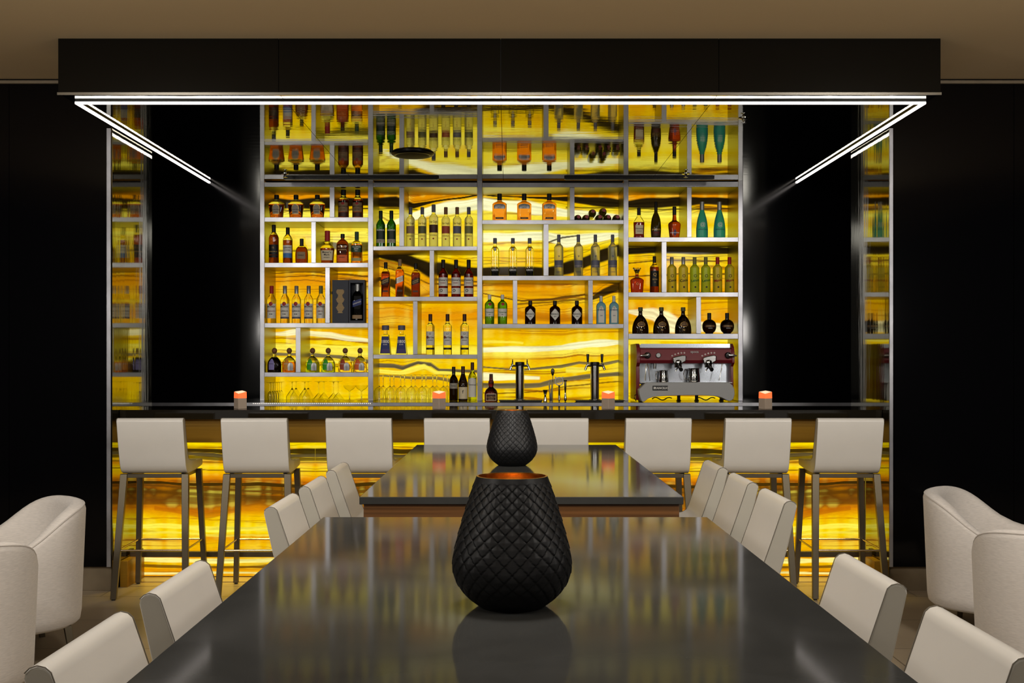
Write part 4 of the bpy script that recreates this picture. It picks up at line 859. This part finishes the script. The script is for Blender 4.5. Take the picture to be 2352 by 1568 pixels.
q = MB().lathe([(.027, 0), (.034, 0), (.034, .006), (.027, .006)], 32, cap=False); q.f += [(3 * 32 + k, 3 * 32 + (k + 1) % 32, (k + 1) % 32, k) for k in range(32)]; q.m += [0] * 32
q.v = [(a_, c_ - .003, .155 + b_) for a_, b_, c_ in q.v]; q.box(-.034, -.022, -.003, .003, .180, .190).box(.022, .034, -.003, .003, .180, .190); q.obj('ring', M_CHROME, hs, fix=True)
q = MB()
for i in range(-2, 3):
    for k in range(-2, 3):
        X_, Z_ = i * .0095 + (k % 2) * .0047, .155 + k * .0085
        if X_ ** 2 + (Z_ - .155) ** 2 < .024 ** 2: q.add([(X_ + .0046 * cos(t * pi / 3), 0, Z_ + .0046 * sin(t * pi / 3)) for t in range(6)] + [(X_ + .0032 * cos(t * pi / 3), 0, Z_ + .0032 * sin(t * pi / 3)) for t in range(6)], [(t, (t + 1) % 6, 6 + (t + 1) % 6, 6 + t) for t in range(6)])
q.obj('mesh', M_CHROME, hs)
mu = thing('muddler', 'steel muddler with dark head standing beside the strainer', 'muddler', (PX(1298, YT), YT - .03, zt_))
MB().lathe([(.004, 0), (.011, .012), (.011, .03), (.006, .06), (.006, .075), (.009, .10), (.0085, .155)], 16).obj('handle', M_CHROME, mu)
MB().lathe([(0, .155), (.0125, .155), (.0135, .165), (0, .167)], 16).obj('head', M_BLACKPL, mu)

# ------------------------------------------------------------------ candle cubes on the bar
cd = None
for i, (x, Yc, lab) in enumerate(((552, 7.02, 'glowing orange candle cube on the bar below the first post'), (1008.5, 7.0, 'glowing orange candle cube on the bar before the wine glasses'),
                          (1397, 7.0, 'glowing orange candle cube on the bar before the second drip tray'), (1758, 7.0, 'glowing orange candle cube on the bar beyond the coffee machine'))):
    loc = (PX(x, Yc), Yc, zt + .0006)
    if cd is None:
        cd = thing('candle_holder', lab, 'candle holder', loc, math.radians(40), 'candle cubes on the bar')
        a = .0295
        MB().bar((0, 0, 0), (0, 0, .066), 2 * a, 2 * a, 2 * a * .985, 2 * a * .985).obj('base', M_TAUPE, cd, bevel=.0015)
        b2 = a * .96; zs4 = (.094, .106, .112, .106)          # corners: front, right, back, left
        cs4 = [(-1, -1), (1, -1), (1, 1), (-1, 1)]
        MB().add([(p * a * .985, q * a * .985, .0665) for p, q in cs4] + [(p * b2, q * b2, z) for (p, q), z in zip(cs4, zs4)], [(0, 1, 5, 4), (1, 2, 6, 5), (2, 3, 7, 6), (3, 0, 4, 7), (3, 2, 1, 0), (4, 5, 6, 7)]).obj('shade', M_GLOW, cd, smooth=0)
        MB().add([(p * b2 * .9, q * b2 * .9, z + .0004) for (p, q), z in zip(cs4, zs4)] + [(p * b2 * .9, q * b2 * .9, z + .0012) for (p, q), z in zip(cs4, zs4)], [(0, 1, 5, 4), (1, 2, 6, 5), (2, 3, 7, 6), (3, 0, 4, 7), (3, 2, 1, 0), (4, 5, 6, 7)]).obj('wax_top', M_GLOWTOP, cd, smooth=0)
    else: dup(cd, loc, math.radians((48, 42, 30)[i - 1]), lab)

# ------------------------------------------------------------------ stools and counter chairs
def profile_shell(dz):
    """closed side outline (y, z) of the bent back-and-seat shell; y forward"""
    o = []
    outer = [(-.262, 1.030), (-.233, .900), (-.205, .80), (-.196, .772), (-.182, .748), (-.163, .731), (-.138, .7215), (-.11, .720), (.05, .725), (.205, .738), (.216, .742), (.222, .750)]
    inner = [(.224, .765), (.220, .774), (.210, .779), (.05, .785), (-.085, .796), (-.115, .802), (-.135, .814), (-.146, .834), (-.180, .930), (-.214, 1.030), (-.218, 1.041), (-.227, 1.049), (-.240, 1.052), (-.252, 1.048), (-.260, 1.040)]
    return [(y, z + dz) for y, z in outer + inner]
def make_seat(name, lab, cat, dz, group):
    r = thing(name, lab, cat, group=group)
    P = profile_shell(dz); N = len(P)
    hw0 = .1915
    vs, fs_ = [], []
    xs = [-hw0, -hw0 + .012, -.09, 0, .09, hw0 - .012, hw0]
    pz = [p[1] for p in P]; cyc = np.mean([p[0] for p in P]); czc = np.mean(pz)
    for k, x in enumerate(xs):
        for y, z in P: vs.append((x, y, z))
    for k in range(len(xs) - 1):
        for i in range(N):
            i2 = (i + 1) % N; fs_.append((k * N + i, k * N + i2, (k + 1) * N + i2, (k + 1) * N + i))
    fs_.append(tuple(range(N))[::-1]); fs_.append(tuple((len(xs) - 1) * N + i for i in range(N)))
    m = MB(); m.add(vs, fs_); m.m[-1] = 1; m.m[-2] = 1
    m.obj('seat_shell', [M_LEATHER, M_LEATHER_SIDE], r, smooth=50, bevel=.005, seg=3, fix=True)
    for s in (-1, 1):
        MB().tube([(s * (hw0 + .0002), y, z) for y, z in P[15:]], .0011, 6).obj('seam', M_STITCH, r)
    T_ = .72 + dz
    fr = MB().box(-.17, .17, -.16, -.135, T_ - .024, T_ - .001).box(-.17, .17, .165, .19, T_ - .024, T_ - .001).box(-.17, -.145, -.135, .165, T_ - .024, T_ - .001).box(.145, .17, -.135, .165, T_ - .024, T_ - .001)
    fr.obj('seat_frame', M_LEG, r, bevel=.002)
    T1 = T_ - .001
    for sx in (-1, 1):
        MB().bar((sx * .206, -.262, .006), (sx * .178, -.150, T1), .034, .026, .040, .034).obj('leg', M_LEG, r, bevel=.002)
        MB().bar((sx * .206, .225, .006), (sx * .178, .178, T1), .030, .030, .036, .034).obj('leg', M_LEG, r, bevel=.002)
    for sx in (-1, 1):
        for y in (-.262, .225): MB().lathe([(.011, 0), (.011, .007)], 10, center=(sx * .206, y, 0)).obj('foot_pad', M_RUBBER, r)
    zf, zn = .33 + dz * .6, .28 + dz * .6
    yn = -.262 + .112 * zn / T_; yf = .225 - .047 * zf / T_; xr = .206 - .028 * zn / T_
    MB().tube([(-xr, yn, zn), (xr, yn, zn)], .006).obj('footrest', M_ROD, r)
    MB().tube([(-xr, yf, zn), (xr, yf, zn)], .006).obj('stretcher', M_ROD, r)
    for sx in (-1, 1): MB().tube([(sx * xr, yn, zn), (sx * xr, yf, zn)], .006).obj('stretcher', M_ROD, r)
    return r
stool = None
SY = 6.765
names = ['first bar stool from the pilaster on the candle end', '', '', '', '', '', '', '']
sl = ['white leather bar stool at the left end of the bar', 'white leather bar stool, second from the left end of the bar', 'white leather bar stool, third from the left end of the bar',
      'white leather bar stool half hidden behind the far table, left of the vase', 'white leather bar stool half hidden behind the far table, right of the vase',
      'white leather bar stool, third from the right end of the bar', 'white leather bar stool, second from the right end of the bar', 'white leather bar stool at the right end of the bar']
for i, (x, rz) in enumerate(((342, 2.0), (581.5, 1.5), (823, .5), (1049.5, 0), (1276, 0), (1512.5, 0), (1743, -1), (1955.5, -1.5))):
    loc = (PX(x, 6.52), SY, 0)
    if stool is None:
        stool = make_seat('bar_stool', sl[0], 'stool', 0.0, 'white bar stools at the bar'); stool.location = loc; stool.rotation_euler = (0, 0, math.radians(rz))
    else: dup(stool, loc, math.radians(rz), sl[i])
chair = None
DZ = -.148
for xi, y, side, lab in ((-.714, 1.95, 1, 'white leather counter chair at the near table, left side, closest to the camera'), (-.714, 2.50, 1, 'white leather counter chair at the near table, left side, second from the camera'),
                         (.81, 2.0, -1, 'white leather counter chair at the near table, right side, closest to the camera'), (.81, 2.60, -1, 'white leather counter chair at the near table, right side, second from the camera'),
                         (-.756, 3.87, 1, 'white leather counter chair at the far table, left side, first of three'), (-.756, 4.48, 1, 'white leather counter chair at the far table, left side, middle of three'), (-.756, 5.12, 1, 'white leather counter chair at the far table, left side, last of three'),
                         (.94, 4.03, -1, 'white leather counter chair at the far table, right side, first of three'), (.94, 4.62, -1, 'white leather counter chair at the far table, right side, middle of three'), (.94, 5.24, -1, 'white leather counter chair at the far table, right side, last of three')):
    loc = (xi + side * .216, y, 0); rz = -side * pi / 2
    if chair is None:
        chair = make_seat('counter_chair', lab, 'chair', DZ, 'white leather chairs at the two tables'); chair.location = loc; chair.rotation_euler = (0, 0, rz)
    else: dup(chair, loc, rz, lab)

# ------------------------------------------------------------------ tables
ZT = .95
def table(lab, x0, x1, y0, y1):
    r = thing('communal_table', lab, 'table', ((x0 + x1) / 2, (y0 + y1) / 2, 0)); a, b_ = (x1 - x0) / 2, (y1 - y0) / 2
    MB().box(-a, a, -b_, b_, ZT - .024, ZT).obj('tabletop', M_SLATE, r, bevel=.002)
    i = .012
    MB().box(-a + i, a - i, -b_ + i, -b_ + i + .025, ZT - .075, ZT - .0245).box(-a + i, a - i, b_ - i - .025, b_ - i, ZT - .075, ZT - .0245).box(-a + i, -a + i + .025, -b_ + i + .025, b_ - i - .025, ZT - .075, ZT - .0245).box(a - i - .025, a - i, -b_ + i + .025, b_ - i - .025, ZT - .075, ZT - .0245).obj('apron', M_WOOD, r, bevel=.002)
    for sx in (-1, 1):
        for sy in (-1, 1): MB().box(sx * (a - .05) - .03, sx * (a - .05) + .03, sy * (b_ - .03) - .025, sy * (b_ - .03) + .025, 0, ZT - .0755).obj('leg', M_WOOD, r, bevel=.003)
KH = H - ZT
table('near dark slate-topped communal table with a black vase', -.513, .55, .75, KH * F / 357)
table('far dark slate-topped communal table with walnut apron, closer to the bar', -.474, .556, KH * F / 311, KH * F / 191)

# ------------------------------------------------------------------ vases
def make_vase(lab, loc):
    r = thing('candle_vase', lab, 'vase', loc, group='scaled black candle vases')
    prof = [(.058, 0), (.064, .004), (.082, .018), (.0985, .040), (.1055, .060), (.1065, .074), (.1045, .092), (.0985, .118), (.0895, .150), (.0785, .185), (.0695, .212), (.0635, .228)]
    pz = np.array([p[1] for p in prof]); pr = np.array([p[0] for p in prof])
    # smooth the profile with a cubic through uniform samples
    nz, nt = 190, 432
    zs = np.linspace(0, .228, nz)
    R0_ = np.interp(zs, pz, pr); k = np.ones(13) / 13
    Rp = np.convolve(np.pad(R0_, 6, mode='reflect', reflect_type='odd'), k, 'valid')
    cols = 24
    # rows follow the arc length weighted by the radius so that scales keep their proportions
    vv = np.cumsum(np.hypot(np.diff(Rp, prepend=Rp[0]), np.diff(zs, prepend=zs[0])) / Rp) * cols / (2 * pi)
    th = np.linspace(0, 2 * pi, nt, endpoint=False); u = th / (2 * pi) * cols
    U, V_ = np.meshgrid(u, vv)
    a = (U + V_) % 1.0; b_ = (-U + V_) % 1.0          # diamond cell coordinates, both growing upwards
    hgt = (1 - a) * (1 - b_)                                   # proud at the lower tip, sinking to the upper tip
    hgt = .0026 * np.sqrt(np.clip(hgt, 0, 1)) + .0004 * np.minimum(np.minimum(a, 1 - a), np.minimum(b_, 1 - b_)) * 4
    fade = np.clip(np.minimum((zs - .006) / .02, (.220 - zs) / .006), 0, 1)[:, None]
    Rr = Rp[:, None] - .0026 + hgt * fade + .0018 * (1 - fade)
    vs = np.stack([Rr * np.cos(th), Rr * np.sin(th), np.repeat(zs[:, None], nt, 1)], -1).reshape(-1, 3).tolist()
    idx = np.arange(nz * nt).reshape(nz, nt); i2 = np.roll(idx, -1, 1)
    fs_ = np.stack([idx[:-1], i2[:-1], i2[1:], idx[1:]], -1).reshape(-1, 4).tolist()
    fs_.append(list(range(nt))[::-1])
    m = MB(); m.add(vs, fs_); m.obj('body', M_VASE, r, smooth=60)
    t_ = .003
    inn = [(Rp[-1] - .0008, .2282), (Rp[-1] - .004, .2285)] + [(float(np.interp(z, zs, Rp)) - .006, z) for z in (.224, .2, .16, .12, .08, .05, .025)] + [(0, .020)]
    MB().lathe(inn, 64, cap=False).obj('inside', M_VASEIN, r, fix=False)
    cnd = MB().lathe([(0, .0205), (.03, .0205), (.03, .085), (.026, .088), (0, .086)], 24).obj('candle', M_WAX, r)
    MB().lathe([(0, .088), (.006, .094), (.008, .103), (.004, .118), (0, .125)], 14).obj('flame', M_FLAME, cnd)
    return r
v = make_vase('large black scaled candle vase on the near table', (PX(1176, 1.98), 1.98, ZT + .0006))
dup(v, (PX(1176, 4.66), 4.66, ZT + .0006), .3, 'black scaled candle vase on the far table')

# ------------------------------------------------------------------ tub armchairs
def make_armchair(lab, loc, rz):
    r = thing('tub_armchair', lab, 'armchair', loc, rz)
    pts = []
    A, Bk, fr_ = .39, .37, .30
    n1, n2 = 7, 28
    for i in range(n1): pts.append((-A, fr_ * (1 - i / n1)))
    for i in range(n2 + 1):
        t = pi + pi * i / n2; e = 2 / 2.5
        pts.append((A * math.copysign(abs(cos(t)) ** e, cos(t)), Bk * math.copysign(abs(sin(t)) ** e, sin(t))))
    for i in range(1, n1 + 1): pts.append((A, fr_ * i / n1))
    K = len(pts)
    topz = lambda y: .50 + .235 * (1 / (1 + math.exp((y + .145) / .08)))
    th = .085
    secs, rim = [], []
    for i, (x, y) in enumerate(pts):
        p0, p1 = pts[max(i - 1, 0)], pts[min(i + 1, K - 1)]
        tx_, ty_ = p1[0] - p0[0], p1[1] - p0[1]; l_ = math.hypot(tx_, ty_); nx_, ny_ = -ty_ / l_, tx_ / l_      # inward normal
        zt_ = topz(y)
        def q(off, z):
            tap = .03 * (1 - z / .74)
            o = off + tap
            return (x + nx_ * o, y + ny_ * o, z)
        secs.append([q(.02, .165), q(.004, .18), q(0, .22), q(0, .45), q(0, zt_ - .03), q(.006, zt_ - .012), q(.02, zt_ - .001), q(.043, zt_ + .003), q(.066, zt_ - .001), q(.08, zt_ - .014), q(th, zt_ - .035), q(th + .012, .40), q(th + .02, .30), q(th, .165)])
        rim.append(q(.008, zt_ - .008))
    m = MB(); n = len(secs[0]); vs = [p for s in secs for p in s]; fs_ = []
    for i in range(K - 1):
        for k in range(n):
            k2 = (k + 1) % n; fs_.append((i * n + k, i * n + k2, (i + 1) * n + k2, (i + 1) * n + k))
    fs_.append(tuple(range(n))); fs_.append(tuple((K - 1) * n + k for k in range(n))[::-1])
    m.add(vs, fs_).obj('shell', M_FABRIC, r, smooth=60, fix=True)
    MB().tube(rim, .0035, 6).obj('piping', M_PIPING, r)
    sp = [(x * .72, y * .72 + .02) for x, y in pts]
    m = MB(); ns = len(sp); vs = []
    for z, k in ((.17, .98), (.18, 1), (.40, 1), (.425, .985), (.435, .94)): vs += [(x * k, (y - .02) * k + .02, z) for x, y in sp]
    fs_ = [(j * ns + i, j * ns + (i + 1) % ns, (j + 1) * ns + (i + 1) % ns, (j + 1) * ns + i) for j in range(4) for i in range(ns)] + [tuple(range(ns))[::-1], tuple(4 * ns + i for i in range(ns))]
    m.add(vs, fs_).obj('seat_cushion', M_FABRIC, r, smooth=50, fix=True)
    for sx in (-1, 1):
        for y in (.22, -.24):
            lg = MB().bar((sx * .31, y * 1.08, 0), (sx * .27, y, .172), .02, .026, .026, .034).obj('leg', M_LEG, r, bevel=.002)
    return r
make_armchair('pale woven tub armchair by the left wall with its open front turned to the camera', (-2.373, 5.23, 0), math.radians(125))
make_armchair('pale woven tub armchair on the left seen from behind, cut by the frame', (-2.20, 4.24, 0), math.radians(37))
make_armchair('pale woven tub armchair by the right wall with its open front turned to the camera', (2.49, 5.66, 0), math.radians(-122))
make_armchair('pale woven tub armchair on the right seen from behind, cut by the frame', (2.30, 4.55, 0), math.radians(-37))

# ------------------------------------------------------------------ light
def area(name, loc, size, power, color, target=None, spread=180, sizey=None):
    l = bpy.data.lights.new(name, 'AREA'); l.energy = power; l.color = color; l.size = size
    l.shape = 'DISK' if sizey is None else 'RECTANGLE'
    if sizey: l.size_y = sizey
    l.spread = math.radians(spread)
    o = bpy.data.objects.new(name, l); COL.objects.link(o); o.location = loc
    if target:
        import mathutils
        d = mathutils.Vector(target) - mathutils.Vector(loc); o.rotation_euler = d.to_track_quat('-Z', 'Y').to_euler()
    return o
WARM = (1.0, .95, .89)
for x, y, pw in ((-2.5, 1.0, 36), (2.5, 1.0, 36), (-2.5, 3.2, 33), (2.5, 3.2, 33), (0, .6, 12), (0, 3.4, 24)):
    area('ceiling_lamp', (x, y, CEIL - .02), .6, pw, WARM, (x * .62, 5.6 + y * .3, .5), 150)
for vx, vy in ((PX(1176, 1.98), 1.98), (PX(1176, 4.66), 4.66)):
    l = bpy.data.lights.new('candle_light', 'POINT'); l.energy = .13; l.color = (1, .7, .4); l.shadow_soft_size = .012
    o = bpy.data.objects.new('candle_light', l); COL.objects.link(o); o.location = (vx, vy, ZT + .15)
area('table_lamp_spot', (0, 2.3, CEIL - .02), .6, 19, WARM, (0, 2.3, 0), 150)
area('under_counter_strip', (-.05, 7.10, .852), 4.5, 17, (1.0, .72, .06), (-.05, 7.06, 0), 90, .02)
for x in (-3.2, 3.2):
    area('added_ceiling_fill', (x, 2.2, 1.8), .4, 17, WARM, (x * .5, 4.4, CEIL), 160)  # unseen upward lamps, added to brighten the ceiling
wd = bpy.data.worlds.new('world'); scn.world = wd; wd.use_nodes = True
wd.node_tree.nodes['Background'].inputs['Color'].default_value = (1, .93, .84, 1)
wd.node_tree.nodes['Background'].inputs['Strength'].default_value = .34
vs_ = scn.view_settings
vs_.view_transform = 'Standard'; vs_.look = 'None'; vs_.exposure = 0; vs_.gamma = 1; vs_.use_curve_mapping = False
scn.cycles.max_bounces = 11; scn.cycles.transmission_bounces = 9; scn.cycles.glossy_bounces = 5; scn.cycles.diffuse_bounces = 3
scn.cycles.sample_clamp_indirect = 6; scn.cycles.use_adaptive_sampling = True; scn.cycles.adaptive_threshold = 0.025
# the onyx slabs are huge emitters: found by the light paths themselves, no need to sample every small face
for n_ in ('backlit_onyx', 'backlit_onyx_bar'): bpy.data.materials[n_].cycles.emission_sampling = 'NONE'
